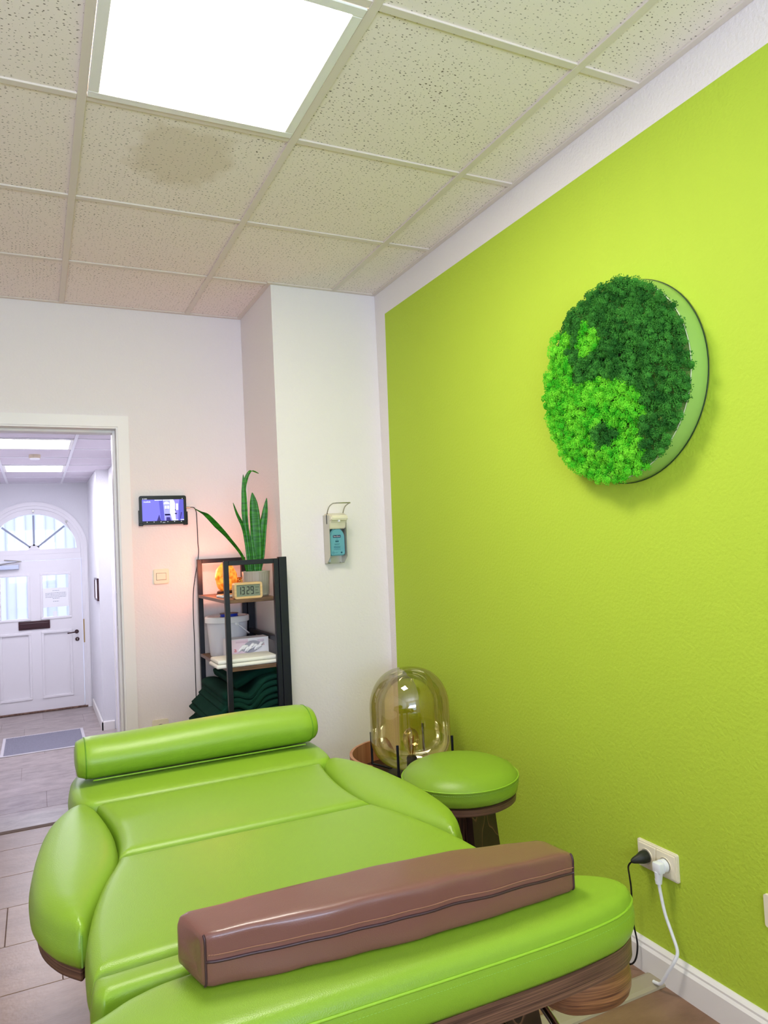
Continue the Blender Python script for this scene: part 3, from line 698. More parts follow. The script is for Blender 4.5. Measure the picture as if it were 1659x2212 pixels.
# bolster: round roll with flat underside
bo = empty('bolster', (-1.215, 1.38, ZT)); tag(bo, 'long lime green leather bolster lying across the head of the couch', 'bolster')
prof = []
for k in range(33):
    a = math.radians(-62+ (304)*k/32); prof.append((-math.cos(a)*.083 if False else .083*math.cos(a), .058+.056*math.sin(a)))
bm = bmesh.new(); rings = []; NX = 40; L = .336
for i in range(NX+1):
    t = -1+2*i/NX; e = 1-max(0, (abs(t)-.90)/.10)**2*.16
    cx = t*L; rings.append([bm.verts.new((cx+(.006*math.sin(t*5)), y_*e+.0, .004+.004*math.sin(t*3.0+.5)*(z_/.11)+max(0.0, .056+(z_-.056)*e))) for y_, z_ in prof])
n = len(prof)
for a, b_ in zip(rings, rings[1:]):
    for k in range(n): bm.faces.new((a[k], a[(k+1) % n], b_[(k+1) % n], b_[k]))
for rg, s in ((rings[0], -1), (rings[-1], 1)):
    prev = rg
    for sc, dx in ((.93, .004), (.5, .008)):
        cy = sum(v.co.y for v in rg)/n; cz = sum(v.co.z for v in rg)/n
        nr = [bm.verts.new((v.co.x+s*dx, cy+(v.co.y-cy)*sc, cz+(v.co.z-cz)*sc)) for v in rg]
        for k in range(n):
            q = (prev[k], prev[(k+1) % n], nr[(k+1) % n], nr[k]); bm.faces.new(q)
        prev = nr
    bm.faces.new(prev)
bmesh.ops.recalc_face_normals(bm, faces=bm.faces)
ends = [[tuple(v.co) for v in rings[1]], [tuple(v.co) for v in rings[-2]]]
low = [tuple(rg[0].co) for rg in rings]; low2 = [tuple(rg[-1].co) for rg in rings]
obj('roll', bm, M_leather, bo, True)
for e in ends: obj('end_seam', tube(bmesh.new(), e, .0016, 6, True), mat('dark green seam', (92, 140, 20), .5) if 'dark green seam' not in bpy.data.materials else bpy.data.materials['dark green seam'], bo, True)
obj('bottom_seam', tube(bmesh.new(), [(x, -.0545, .012) for x, y, z in low[2:-2]], .0022, 6), M_piping, bo, True)

# brown pad
pd = empty('brown_pad', (-1.14, .255, ZT+.004)); tag(pd, 'flat brown leather pad with mid seam lying across the foot end of the couch', 'cushion')
cornB = {'FL': (-1.434, .262), 'BL': (-1.462, .345), 'BR': (-.862, .300), 'FR': (-.832, .228)}
cornT = {'FL': (-1.440, .232), 'BL': (-1.466, .297), 'BR': (-.855, .215), 'FR': (-.862, .165)}
def padpoint(u, v, w):
    # u along, v front-back, w height 0..1
    FL = Vector((-1.438, .254)); FR = Vector((-.836, .214)); BL = Vector((-1.458, .338)); BR = Vector((-.846, .292))
    f = FL.lerp(FR, u); f.y -= .020*math.sin(PI*u); b_ = BL.lerp(BR, u); b_.y += .006*math.sin(PI*u)
    sag = .010*math.sin(PI*u)**2
    p = f.lerp(b_, v)
    z = (.076-.012*min(1, max(0, (u-.62)/.38))**1.3)*w
    return p, z
bm = bmesh.new(); NU, NV = 60, 10; W_ = 10
def ringpt(u, k, K):
    # superellipse-like rounded rectangle in (v,w)
    a = 2*PI*k/K; ca, sa = math.cos(a), math.sin(a); e = .22
    v = .5+.5*math.copysign(abs(ca)**e, ca); w = .5+.5*math.copysign(abs(sa)**e, sa); return v, w
K = 72; rings = []
for i in range(NU+1):
    u = i/NU; rg = []
    endf = max(0, 1-min(u, 1-u)/.015); sc = 1-.05*endf**2
    for k in range(K):
        v, w = ringpt(u, k, K); v = .5+(v-.5)*sc; w2 = .5+(w-.5)*(1-.06*endf**2)
        p, z = padpoint(u, v, w2)
        wob = .0025*noise.noise(Vector((u*9, v*2, w*2)))
        mid = math.exp(-((w2-.42)/.05)**2)*.003
        side = 1 if abs(v-.5) > .35 else 0
        dy = (mid if v < .5 else -mid)*side
        rg.append(bm.verts.new((p.x, p.y+dy+wob, z+wob*.6+.005*math.sin(PI*u)*w)))
    rings.append(rg)
for a, b_ in zip(rings, rings[1:]):
    for k in range(K): bm.faces.new((a[k], a[(k+1) % K], b_[(k+1) % K], b_[k]))
def capend(rg, dx):
    prev = rg; cy = sum(v.co.y for v in rg)/K; cz = sum(v.co.z for v in rg)/K
    for sc, d in ((.96, .4), (.8, 1.0), (.4, 1.2)):
        nr = [bm.verts.new((v.co.x+dx*d, cy+(v.co.y-cy)*sc, cz+(v.co.z-cz)*sc)) for v in rg]
        for k in range(K): bm.faces.new((prev[k], prev[(k+1) % K], nr[(k+1) % K], nr[k]))
        prev = nr
    bm.faces.new(prev)
seam_f = [rg[min(range(K), key=lambda k: abs(ringpt(0, k, K)[1]-.42)+(0 if ringpt(0, k, K)[0] < .5 else 9))].co.copy() for rg in rings]
capend(rings[0], -.006); capend(rings[-1], .006)
# vertical corner seams
def vseam(rg, v0):
    return [rg[k].co.copy() for k in range(K)]
cfl = [rings[0][k].co.copy() for k in range(K) if ringpt(0, k, K)[0] < .06 and .02 < ringpt(0, k, K)[1] < .98]; cfl.sort(key=lambda c: c.z)
cfr = [rings[-1][k].co.copy() for k in range(K) if ringpt(0, k, K)[0] < .06 and .02 < ringpt(0, k, K)[1] < .98]; cfr.sort(key=lambda c: c.z)
seam_l = [rings[0][k].co.copy()+Vector((-.005, 0, 0)) for k in range(K)]
bmesh.ops.recalc_face_normals(bm, faces=bm.faces)
off0 = Vector((pd.location.x, pd.location.y, 0))
def sh(pts): return [p-off0 for p in pts]
for v in bm.verts: v.co -= off0
obj('pad_body', bm, M_brownleather, pd, True)
obj('seam', tube(bmesh.new(), sh([p+Vector((0, -.0005, 0)) for p in seam_f]), .0022, 6), M_brownseam, pd, True)
obj('corner_seam', tube(bmesh.new(), sh(cfl), .0020, 6), M_brownseam, pd, True); obj('corner_seam', tube(bmesh.new(), sh(cfr), .0020, 6), M_brownseam, pd, True)
bm = bmesh.new()
for i in range(1, NU*3):
    t = i/(NU*3); j = t*NU; a = seam_f[int(j)].lerp(seam_f[min(int(j)+1, NU)], j-int(j)); 
    d = Vector((.0055, -.0004, 0)); s0 = a+Vector((0, -.0006, .0085)); tube(bm, sh([s0, s0+d]), .0008, 4)
s_ = obj('stitching', bm, M_thread, pd); s_['kind'] = 'stuff'

# ------------------------------------------------------------------ stool
SX, SY, SH = -.405, 1.30, .60
stl = empty('round_stool', (SX, SY, 0), 0); tag(stl, 'round stool with green leather seat on splayed dark wooden legs', 'stool')
R_ = .190
bm = bmesh.new(); pr = [(0, .507), (R_-.02, .507), (R_-.006, .515), (R_-.001, .535), (R_-.003, .553), (R_-.002, .558), (R_-.004, .562), (R_-.018, .580), (R_-.055, .596), (R_-.11, .603), (0, .606)]
lathe(bm, pr, 72); 
for v in bm.verts: 
    if .515 < v.co.z < .55: a = math.atan2(v.co.y, v.co.x); s_ = 1+.010*math.sin(a*7+1)*math.sin(a*3); v.co.x *= s_; v.co.y *= s_
st_ = obj('seat', bm, M_leather, stl, True)
obj('piping', tube(bmesh.new(), [((R_-.001)*math.cos(2*PI*k/72), (R_-.001)*math.sin(2*PI*k/72), .559) for k in range(72)], .0022, 6, True), M_piping, st_, True)
bm = bmesh.new()
for k in range(220):
    a = 2*PI*k/220; a1 = a+.016; tube(bm, [((R_+.0006)*math.cos(a), (R_+.0006)*math.sin(a), .551), ((R_+.0006)*math.cos(a1), (R_+.0006)*math.sin(a1), .551)], .0007, 4)
s_ = obj('stitching', bm, M_gthread, st_); s_['kind'] = 'stuff'
bm = lathe(bmesh.new(), [(0, .481), (R_-.020, .481), (R_-.012, .486), (R_-.011, .504), (R_-.02, .507), (0, .507)], 72); obj('seat_board', bm, M_plywood, stl, True, 30)
for ang in (202, 288, 22, 108):
    a = math.radians(ang); d = Vector((math.cos(a), math.sin(a), 0)); tn = Vector((-d.y, d.x, 0))
    bm = bmesh.new(); n = 14; prev = None
    rngs = []
    for i in range(n+1):
        t = i/n; z = .482*(1-t); c = .075+.030*t+.055*t**2.2; w = .056+.016*t; th = .016
        rngs.append([bm.verts.new(d*(c-th)+tn*w+Vector((0, 0, z))), bm.verts.new(d*(c+th)+tn*w+Vector((0, 0, z))), bm.verts.new(d*(c+th)-tn*w+Vector((0, 0, z))), bm.verts.new(d*(c-th)-tn*w+Vector((0, 0, z)))])
    for p, q in zip(rngs, rngs[1:]):
        for k in range(4): bm.faces.new((p[k], p[(k+1) % 4], q[(k+1) % 4], q[k]))
    bm.faces.new(rngs[0]); bm.faces.new(rngs[-1][::-1]); bmesh.ops.recalc_face_normals(bm, faces=bm.faces)
    obj('leg', bm, M_darkwood, stl, True, 30)

# ------------------------------------------------------------------ side table with glass lamp
TX, TY, TZ = -.252, 1.955, .37
tb = empty('side_table', (TX, TY, 0)); tag(tb, 'low round side table with dark top and raised reddish wood rim at its back', 'side table')
bm = bmesh.new(); rg = []
for k in range(41):
    a = math.radians(78+137*k/40); e = min(1, min(k, 40-k)/3+.15); hh = TZ-.004+(.457-TZ+.004)*e
    rg.append([bm.verts.new((r*math.cos(a), r*math.sin(a), z)) for r, z in ((.238, TZ-.004), (.250, TZ-.004), (.250, hh), (.238, hh))])
for a_, b_ in zip(rg, rg[1:]):
    for k in range(4): bm.faces.new((a_[k], a_[(k+1) % 4], b_[(k+1) % 4], b_[k]))
bm.faces.new(rg[0]); bm.faces.new(rg[-1][::-1]); bmesh.ops.recalc_face_normals(bm, faces=bm.faces)
obj('raised_rim', bm, M_tablewood, tb, True, 35)
obj('table_top', lathe(bmesh.new(), [(0, TZ-.018), (.232, TZ-.018), (.236, TZ-.012), (.236, TZ-.003), (.232, TZ), (0, TZ)], 64), mat('dark brown tray', (62, 44, 38), .4), tb)
for k in range(3):
    a = math.radians(30+120*k); bm = tube(bmesh.new(), [(.12*math.cos(a), .12*math.sin(a), TZ-.016), (.19*math.cos(a), .19*math.sin(a), 0)], .011, 10); obj('leg', bm, M_black, tb, True, 40)
LX, LY = -.240, 1.962
lp = empty('glass_lamp', (LX, LY, TZ)); tag(lp, 'unlit amber glass dome lamp held by thin black rods on the side table', 'table lamp')
R_, HH = .167, .425
pr = [(.0, .022), (.05, .022)]
for k in range(1, 13):
    a = PI/2*k/12; pr.append((.05+(R_-.05)*math.sin(a), .022+.115*(1-math.cos(a))))
pr += [(R_, .16), (R_, .20), (R_, .265)]
for k in range(1, 15):
    a = PI/2*k/14; pr.append((.035+(R_-.035)*math.cos(a), .265+(HH-.265)*math.sin(a)))
pr.append((0, HH))
bm = lathe(bmesh.new(), pr, 72); obj('glass_dome', bm, M_amber, lp, True)
ri = [(r*.985, z if z > .05 else z+.002) for r, z in pr]
bm = lathe(bmesh.new(), [(.0, 0), (.10, 0), (.10, .005), (0, .005)], 48); obj('base_ring', bm, M_black, lp, True, 30)
for ang in (45, 135, 225, 315):
    a = math.radians(ang); r0 = R_+.010
    bm = tube(bmesh.new(), [(.09*math.cos(a), .09*math.sin(a), .005), (r0*math.cos(a), r0*math.sin(a), .02), (r0*math.cos(a), r0*math.sin(a), .152)], .0056, 10); obj('rod', bm, M_black, lp, True, 40)
bm = lathe(bmesh.new(), [(0, .02), (.022, .02), (.022, .055), (.017, .062), (0, .062)], 24); so = obj('lamp_holder', bm, M_black, lp, True, 30)
bu = [(.013, .062), (.015, .075), (.022, .09), (.031, .11), (.034, .13), (.031, .152), (.022, .168), (.008, .176), (0, .177)]
bb_ = obj('bulb', lathe(bmesh.new(), bu, 28), M_bulbglass, lp, True)
bm = bmesh.new()
for k in range(4):
    a = PI/2*k; tube(bm, [(.006*math.cos(a), .006*math.sin(a), .07), (.014*math.cos(a), .014*math.sin(a), .145), (.004*math.cos(a+.8), .004*math.sin(a+.8), .10)], .0012, 5)
obj('filament', bm, mat('copper filament', (200, 120, 60), .3, metal=1), bb_)

# ------------------------------------------------------------------ moss picture on the green wall
MY, MZ, MR = .872, 1.772, .291
ms = empty('moss_picture', (0, MY, MZ)); tag(ms, 'round dish of dark and bright green moss hung on the lime green wall', 'wall decoration')
bm = bmesh.new(); prof_ = [(.0, -.001), (.300, -.001), (.303, -.006), (.302, -.030), (.297, -.056), (.293, -.058), (.290, -.055), (.0, -.045)]
lathe(bm, [(r, z) for r, z in prof_], 96)
bmesh.ops.transform(bm, matrix=Matrix.Rotation(PI/2, 4, 'Y'), verts=bm.verts)   # axis z -> x
obj('dish', bm, mat('sage green lacquer', (150, 190, 95), .3), ms, True, 35)
obj('moss_backing', B(-.0475, -.0455, -.2, .2, -.2, .2), M_joint, ms) if False else None
bm2 = lathe(bmesh.new(), [(0, .0455), (.288, .0455), (.288, .050), (0, .050)], 64); bmesh.ops.transform(bm2, matrix=Matrix.Rotation(-PI/2, 4, 'Y'), verts=bm2.verts); obj('moss_backing', bm2, mat('moss gap shade', (14, 44, 14), .95), ms)  # dark disc: shade between the clumps is put into its colour
obj('dish_rim', tube(bmesh.new(), [(-.0565, .2935*math.cos(2*PI*k/96), .2935*math.sin(2*PI*k/96)) for k in range(96)], .0016, 6, True), mat('pale dish lip', (235, 235, 205), .3), ms, True)
obj('shadow_gap_ring', tube(bmesh.new(), [(-.003, .3035*math.cos(2*PI*k/96), .3035*math.sin(2*PI*k/96)) for k in range(96)], .0018, 6, True), mat('painted gap shade', (40, 66, 30), .5), ms, True)  # dark ring coloured as the shadow line between dish and wall
def bright(a, b_):
    w = .10*noise.noise(Vector((a*3.5, b_*3.5, 2.1)))
    if ((a+.25)/.17)**2+((b_-.50)/.20)**2 < 1+w*3: return True
    if ((a+.08)/.16)**2+((b_+.55)/.14)**2 < 1+w*3: return False
    if a < -.50+w and b_ < .70: return True
    lim = .07+w-.30*max(0, a+.05)
    if b_ < lim:
        xr = .52+w*1.5-.22*max(0, -b_-.1)*(1 if b_ > -.6 else .3)
        if a < xr or (b_ < -.8 and a < .35): return True
    return False
# a tuft ball: many small grains scattered on a lumpy sphere, real mesh merged into two parts
ico = bmesh.new(); bmesh.ops.create_icosphere(ico, subdivisions=1, radius=1); IV = [v.co.copy() for v in ico.verts]; IF = [[v.index for v in f.verts] for f in ico.faces]; ico.free()
oct_V = [Vector(p) for p in ((1, 0, 0), (-1, 0, 0), (0, 1, 0), (0, -1, 0), (0, 0, 1), (0, 0, -1))]
oct_F = [(0, 2, 4), (2, 1, 4), (1, 3, 4), (3, 0, 4), (2, 0, 5), (1, 2, 5), (3, 1, 5), (0, 3, 5)]
data = {True: ([], []), False: ([], [])}
rnd = random.Random(3)
pts = []
tries = 0
while len(pts) < 900 and tries < 30000:
    tries += 1
    a = rnd.uniform(-1.02, 1.02); b_ = rnd.uniform(-1.02, 1.02)
    if a*a+b_*b_ > 1.03: continue
    if any((a-p[0])**2+(b_-p[1])**2 < .058**2 for p in pts): continue
    pts.append((a, b_))
for a, b_ in pts:
    br = bright(a, b_); VS, FS = data[br]
    rr = math.hypot(a, b_)
    cy, cz = -a*MR, b_*MR
    s = rnd.uniform(.0115, .0185)
    cx = -.058-.018*rnd.random()-.018*(1-rr**3)*.6 - .010*noise.noise(Vector((a*4, b_*4, 0)))
    base = len(VS)
    for v in IV: VS.append((cx+v.x*s*.66, cy+v.y*s*.74, cz+v.z*s*.74))
    FS += [[i+base for i in f] for f in IF]
    for g in range(110):
        d = Vector((rnd.gauss(0, 1)-.9, rnd.gauss(0, 1), rnd.gauss(0, 1))).normalized()
        rad = s*rnd.uniform(.86, 1.12); g_ = rnd.uniform(.0011, .0023)
        c = Vector((cx, cy, cz))+d*rad; base = len(VS)
        ax = Vector((rnd.random(), rnd.random(), rnd.random())).normalized(); q = Matrix.Rotation(rnd.random()*6, 3, ax)
        for v in oct_V:
            w = q @ v*g_; VS.append(tuple(c+w))
        FS += [[i+base for i in f] for f in oct_F]
def moss_mat(name, c1, c2):
    m = mat(name, c1, .85, bump=.4, bump_scale=500, bump_dist=.002); nt = m.node_tree; b = nt.nodes['Principled BSDF']
    tc = nt.nodes.new('ShaderNodeTexCoord'); n = nt.nodes.new('ShaderNodeTexNoise'); n.inputs['Scale'].default_value = 28; n.inputs['Detail'].default_value = 8; nt.links.new(tc.outputs['Object'], n.inputs['Vector'])
    mr = nt.nodes.new('ShaderNodeMapRange'); mr.inputs[1].default_value = .38; mr.inputs[2].default_value = .62; nt.links.new(n.outputs['Fac'], mr.inputs[0])
    mx = nt.nodes.new('ShaderNodeMixRGB'); mx.inputs[1].default_value = (*lin(c1), 1); mx.inputs[2].default_value = (*lin(c2), 1); nt.links.new(mr.outputs[0], mx.inputs[0]); nt.links.new(mx.outputs[0], b.inputs['Base Color'])
    return m
for br, lab, m in ((True, 'bright green moss', moss_mat('bright moss', (52, 184, 10), (128, 226, 44))), (False, 'dark green moss', moss_mat('dark moss', (24, 96, 16), (66, 148, 44)))):
    VS, FS = data[br]; me = bpy.data.meshes.new('moss'); me.from_pydata(VS, [], FS); me.update(); me.materials.append(m)
    o = bpy.data.objects.new('moss', me); C.objects.link(o); o.parent = ms; o['label'] = lab; o['kind'] = 'stuff'

# ------------------------------------------------------------------ disinfectant dispenser on the corner wall
DX, DZ = -.297, 1.235
dp = empty('disinfectant_dispenser', (DX, YC, DZ)); tag(dp, 'wall-mounted metal disinfectant dispenser with turquoise bottle and bent arm lever', 'dispenser')
M_alu = mat('satin aluminium', (205, 202, 188), .42, metal=.55)
M_shadowalu = mat('shaded aluminium', (190, 196, 186), .45, metal=.5)  # aluminium with the shade inside the housing put into its colour
bm = bmesh.new()
side = [(0, 0), (-.03, .0), (-.078, .035), (-.082, .235), (0, .24)]
for sx in (-1, 1):
    xa, xb = sorted((sx*.046, sx*.0445)); prism(bm, [(y, z) for y, z in side], xa, xb, axis='x')
box(bm, -.046, .046, -.0018, -.0003, 0, .24); box(bm, -.046, .046, -.03, -.0018, 0, .0016)
obj('housing', bm, M_alu, dp)
bm = bmesh.new(); hp = [(-.004, .170), (-.070, .170), (-.080, .190), (-.088, .206), (-.108, .214), (-.110, .232), (-.060, .247), (-.004, .247)]
prism(bm, hp, -.0435, .0435, axis='x'); bmesh.ops.bevel(bm, geom=bm.edges[:], offset=.004, segments=2, affect='EDGES'); obj('pump_head', bm, M_cream, dp, True, 30)
obj('lever_slot', B(-.0475, -.046, -.055, -.047, .195, .240), M_blackpl, dp); obj('outlet', tube(bmesh.new(), [(.0, -.098, .216), (0, -.098, .204)], .006, 12), M_whiteplastic, dp)
lev = cat([(-.042, -.045, .240), (-.042, -.075, .275), (-.042, -.125, .290), (-.038, -.155, .291)], 6)+cat([(-.034, -.165, .291), (0, -.168, .291), (.034, -.165, .291)], 3)+cat([(.038, -.155, .291), (.042, -.125, .290), (.042, -.075, .275), (.042, -.045, .240)], 6)
obj('lever', tube(bmesh.new(), lev, .0028, 8), M_metal, dp, True)
M_teal = mat('turquoise liquid bottle', (104, 168, 182), .22, noise_amt=.04)
bt = bmesh.new(); out_ = [(-.036, .038), (.036, .038), (.040, .045), (.040, .135), (.030, .160), (.014, .172), (-.014, .172), (-.030, .160), (-.040, .135), (-.040, .045)]
prism(bt, out_, -.064, -.012, axis='y'); bmesh.ops.bevel(bt, geom=bt.edges[:], offset=.005, segments=3, affect='EDGES'); bo_ = obj('bottle', bt, M_teal, dp, True, 35)
bm = B(-.022, .018, -.0648, -.0643, .127, .139); obj('label_band', bm, mat('navy band', (18, 36, 84), .4), bo_)
RX = Matrix.Rotation(PI/2, 4, 'X')
bm = text_bm('Sterillium', .0092, Matrix.Translation((-.002, -.0652, .133)) @ RX); obj('label_word', bm, M_whiteplastic, bo_)
bm = bmesh.new(); 
for k in range(3): lathe(bm, [(0, 0), (.0026, 0), (.0026, .0004), (0, .0004)], 10, c=(0, 0, 0)) if False else None
for dx in (-.006, 0, .006): box(bm, dx-.0022-.002, dx+.0022-.002, -.0648, -.0643, .104, .113, .0, 1)
for k, (w, z) in enumerate(((.010, .120), (.028, .096), (.024, .092), (.034, .084), (.034, .080), (.030, .076), (.034, .069))):
    x = -.002-w/2
    while x < -.002+w/2: l = random.uniform(.002, .006); box(bm, x, min(x+l, -.002+w/2), -.0648, -.0643, z-.0008, z+.0008); x += l+.0012
tube(bm, [(-.024+.005*math.cos(2*PI*k/14), -.0645, .053+.005*math.sin(2*PI*k/14)) for k in range(14)], .0006, 4, True)
for x0_ in (-.014, -.010, -.005): box(bm, x0_, x0_+.0035, -.0648, -.0643, .052, .0535)
tube(bm, [(.020, -.0646, .053), (.020, -.0642, .053)], .0045, 12)
obj('label_print', bm, mat('dark teal print', (24, 86, 104), .5), bo_)
obj('pump_tube', tube(bmesh.new(), cat([(.004, -.066, .214), (-.003, -.068, .195), (-.008, -.060, .168)], 5), .0022, 6), mat('dark pump tube', (50, 60, 40), .4), dp)
for x_ in (-.030, .028): obj('screw', lathe(bmesh.new(), [(0, .002), (.004, .002), (.005, .005), (0, .006)], 12, c=(x_, -.022, 0)), M_chrome, dp)
obj('viewing_hole', B(-.038, -.014, -.0022, -.0017, .008, .030), mat('pale hole', (215, 220, 222), .6), dp)

# ------------------------------------------------------------------ tablet on the far wall
tx0, tx1, tz0, tz1 = -1.143, -.902, 1.478, 1.630
tc_ = Vector(((tx0+tx1)/2, YF-.006, (tz0+tz1)/2)); tw, th_ = tx1-tx0, tz1-tz0
tl = empty('wall_tablet', tc_); tag(tl, 'black tablet on the far wall showing a lilac camera view of the hall', 'tablet')
bm = bmesh.new(); prism(bm, rrect(tw, th_, .010), -.011, -.001, axis='y'); bmesh.ops.bevel(bm, geom=[e for e in bm.edges if abs(e.verts[0].co.y-e.verts[1].co.y) < 1e-6], offset=.0015, segments=2, affect='EDGES'); obj('tablet_body', bm, M_blackpl, tl, True, 35)
obj('bracket_clip', B(-tw/2-.004, -tw/2+.018, -.0135, .0055, -th_/2-.005, -th_/2+.010, .002, 1), M_blackpl, tl)
obj('bracket_clip', B(tw/2-.018, tw/2+.005, -.0135, .0055, -th_/2-.005, -th_/2+.010, .002, 1), M_blackpl, tl)
obj('bracket_side', B(-tw/2-.004, -tw/2-.0005, -.0125, .0055, -th_/2+.010, .0), M_blackpl, tl); obj('bracket_side', B(tw/2+.0005, tw/2+.005, -.0125, .0055, -th_/2+.010, -.01), M_blackpl, tl)
obj('wall_bracket', B(-.05, .05, -.001, .0055, -.05, .05), M_blackpl, tl)
SC = [emis('screen %d' % i, lin(c), 1.0) for i, c in enumerate([(112, 110, 214), (88, 86, 176), (150, 150, 240), (196, 205, 255), (240, 245, 255), (60, 54, 110), (30, 28, 60), (128, 120, 196)])]
bm = bmesh.new(); sw, sh_ = .212, .112; sy0 = -.0112; zc = -.0005
def sp(pts, mi, lay):
    q = [((x-.5)*sw, zc+(.5-y)*sh_) for x, y in pts]; y_ = sy0-.00006*lay
    vs = [bm.verts.new((a, y_, b_)) for a, b_ in q]; f = bm.faces.new(vs); f.material_index = mi
R4 = lambda x0, y0, x1, y1: [(x0, y0), (x0, y1), (x1, y1), (x1, y0)]
sp(R4(0, 0, 1, 1), 0, 1)
sp([(.40, 0), (.44, 1), (.53, 1), (.50, .06), (.49, 0)], 1, 2); sp([(.34, 1), (.40, .70), (.44, 1)], 5, 3)
sp([(.50, 0), (.53, 1), (.72, 1), (.66, .62), (.67, 0)], 2, 2); sp([(.67, 0), (.66, .62), (.72, 1), (.80, 1), (.78, .1), (.75, 0)], 3, 2)
sp([(.75, 0), (.78, .1), (.80, 1), (.86, 1), (.88, .3), (.90, 0)], 7, 2); sp(R4(.81, .20, .865, .50), 4, 3); sp([(.755, .15), (.765, .95), (.79, .95), (.785, .15)], 4, 3)
sp([(.90, 0), (.88, .3), (.86, 1), (1, 1), (1, 0)], 1, 2); sp([(.93, .60), (.90, .92), (.92, .92), (.955, .63)], 5, 3)
sp([(.585+.07*math.cos(PI*k/12), .22-.12*math.sin(PI*k/12)) for k in range(13)], 4, 4)
for x in (.54, .60): sp(R4(x, .30, x+.045, .43), 4, 4)
sp(R4(.56, .455, .61, .465), 6, 5); sp([(.53, .68), (.54, .76), (.68, .76), (.655, .68)], 6, 4); sp([(.56, .80), (.545, 1), (.71, 1), (.67, .80)], 7, 4); sp([(.575, .84), (.57, 1), (.68, 1), (.655, .84)], 5, 5)
sp(R4(.78, .47, .80, .53), 6, 5); sp(R4(.775, .65, .83, .70), 6, 5)
for x0_, x1_, y0_ in ((.30, .47, .01), (.49, .70, .01), (.73, .86, .955), (.92, .99, .95)):
    x = x0_
    while x < x1_: sp(R4(x, y0_, x+.012, y0_+.035), 4, 6); x += .0165
sp(R4(0, 1.02, .03, 1.04), 6, 1)
for k in range(6): sp(R4(.10+.165*k, 1.035, .115+.165*k, 1.06), 4, 1)
sp(R4(.48, 1.075, .54, 1.085), 4, 1); sp(R4(.015, -.055, .032, -.025), 4, 1); sp(R4(.05, -.048, .12, -.032), 4, 1); sp(R4(.965, -.055, .98, -.025), 4, 1)
text_bm('reolink', .0125, Matrix.Translation((-sw/2+.0250, sy0-.0005, zc+sh_/2-.0115)) @ RX, bm, 4)
for f in bm.faces:
    f.normal_update()
    if f.normal.y > 0: f.normal_flip()
obj('screen', bm, SC, tl)
# charging cable
bm = tube(bmesh.new(), cat([(tx1+.020, YF-.013, 1.566), (tx1+.040, YF-.015, 1.563), (-.850, YF-.012, 1.540), (-.847, YF-.008, 1.48), (-.846, YF-.006, 1.38), (-.846, YF-.005, 1.30), (-.880, YF-.005, 1.10), (-.883, YF-.005, .8), (-.885, YF-.005, .45), (-.885, YF-.02, .10)], 8), .0022, 8)
cb = tag(empty('charging_cable', (0, 0, 0)), 'thin black charging cable hanging from the tablet behind the shelf', 'cable'); obj('cord', bm, M_blackpl, cb, True)
bm = tube(bmesh.new(), [(tx1-.001, YF-.012, 1.567), (tx1+.020, YF-.013, 1.566)], .0045, 10); obj('plug', bm, M_metal, cb, True, 40)

# switch and socket on far wall
sw_ = empty('light_switch', (-1.043, YF, 1.205)); tag(sw_, 'cream light switch on the far wall below the tablet', 'light switch')
bm = bmesh.new(); prism(bm, rrect(.080, .080, .009), -.009, -.0003, axis='y'); bmesh.ops.bevel(bm, geom=[e for e in bm.edges if e.verts[0].co.y < -.005 and e.verts[1].co.y < -.005], offset=.004, segments=3, affect='EDGES'); obj('plate', bm, M_cream, sw_, True, 40)
obj('rocker_gap', B(-.0255, .0255, -.0095, -.0088, -.0185, .0185), mat('dark gap', (90, 70, 60), .7), sw_)
obj('rocker', B(-.024, .024, -.0125, -.009, -.017, .017, .0015, 2), M_cream, sw_)
def socket_unit(root, M4, nameplate=True):
    ins = []
    prof = [(0, -.012), (.0175, -.012), (.0195, -.010), (.0205, .001), (.0225, .002), (.0225, .0), ]
    bm = bmesh.new(); lathe(bm, [(0, .0004), (.019, .0004), (.0198, .0015), (.0215, .0022), (.022, 0)], 32); bmesh.ops.transform(bm, matrix=M4, verts=bm.verts); obj('socket_well', bm, M_cream, root, True, 40)
    bm = bmesh.new(); lathe(bm, [(0, .0009), (.0175, .0009), (.0175, .0005), (0, .0005)], 32); bmesh.ops.transform(bm, matrix=M4, verts=bm.verts); obj('socket_shadow', bm, mat('painted socket shade', (150, 145, 128), .6) if 'painted socket shade' not in bpy.data.materials else bpy.data.materials['painted socket shade'], root)  # flat grey disc, its colour stands for the shade in the well
so_ = empty('wall_socket', (-1.072, YF, .425)); tag(so_, 'cream wall socket low on the far wall, half hidden by the bolster', 'socket')
bm = bmesh.new(); prism(bm, rrect(.082, .082, .009), -.010, -.0003, axis='y'); obj('plate', bm, M_cream, so_)
socket_unit(so_, Matrix.Translation((0, -.010, 0)) @ Matrix.Rotation(PI/2, 4, 'X'))

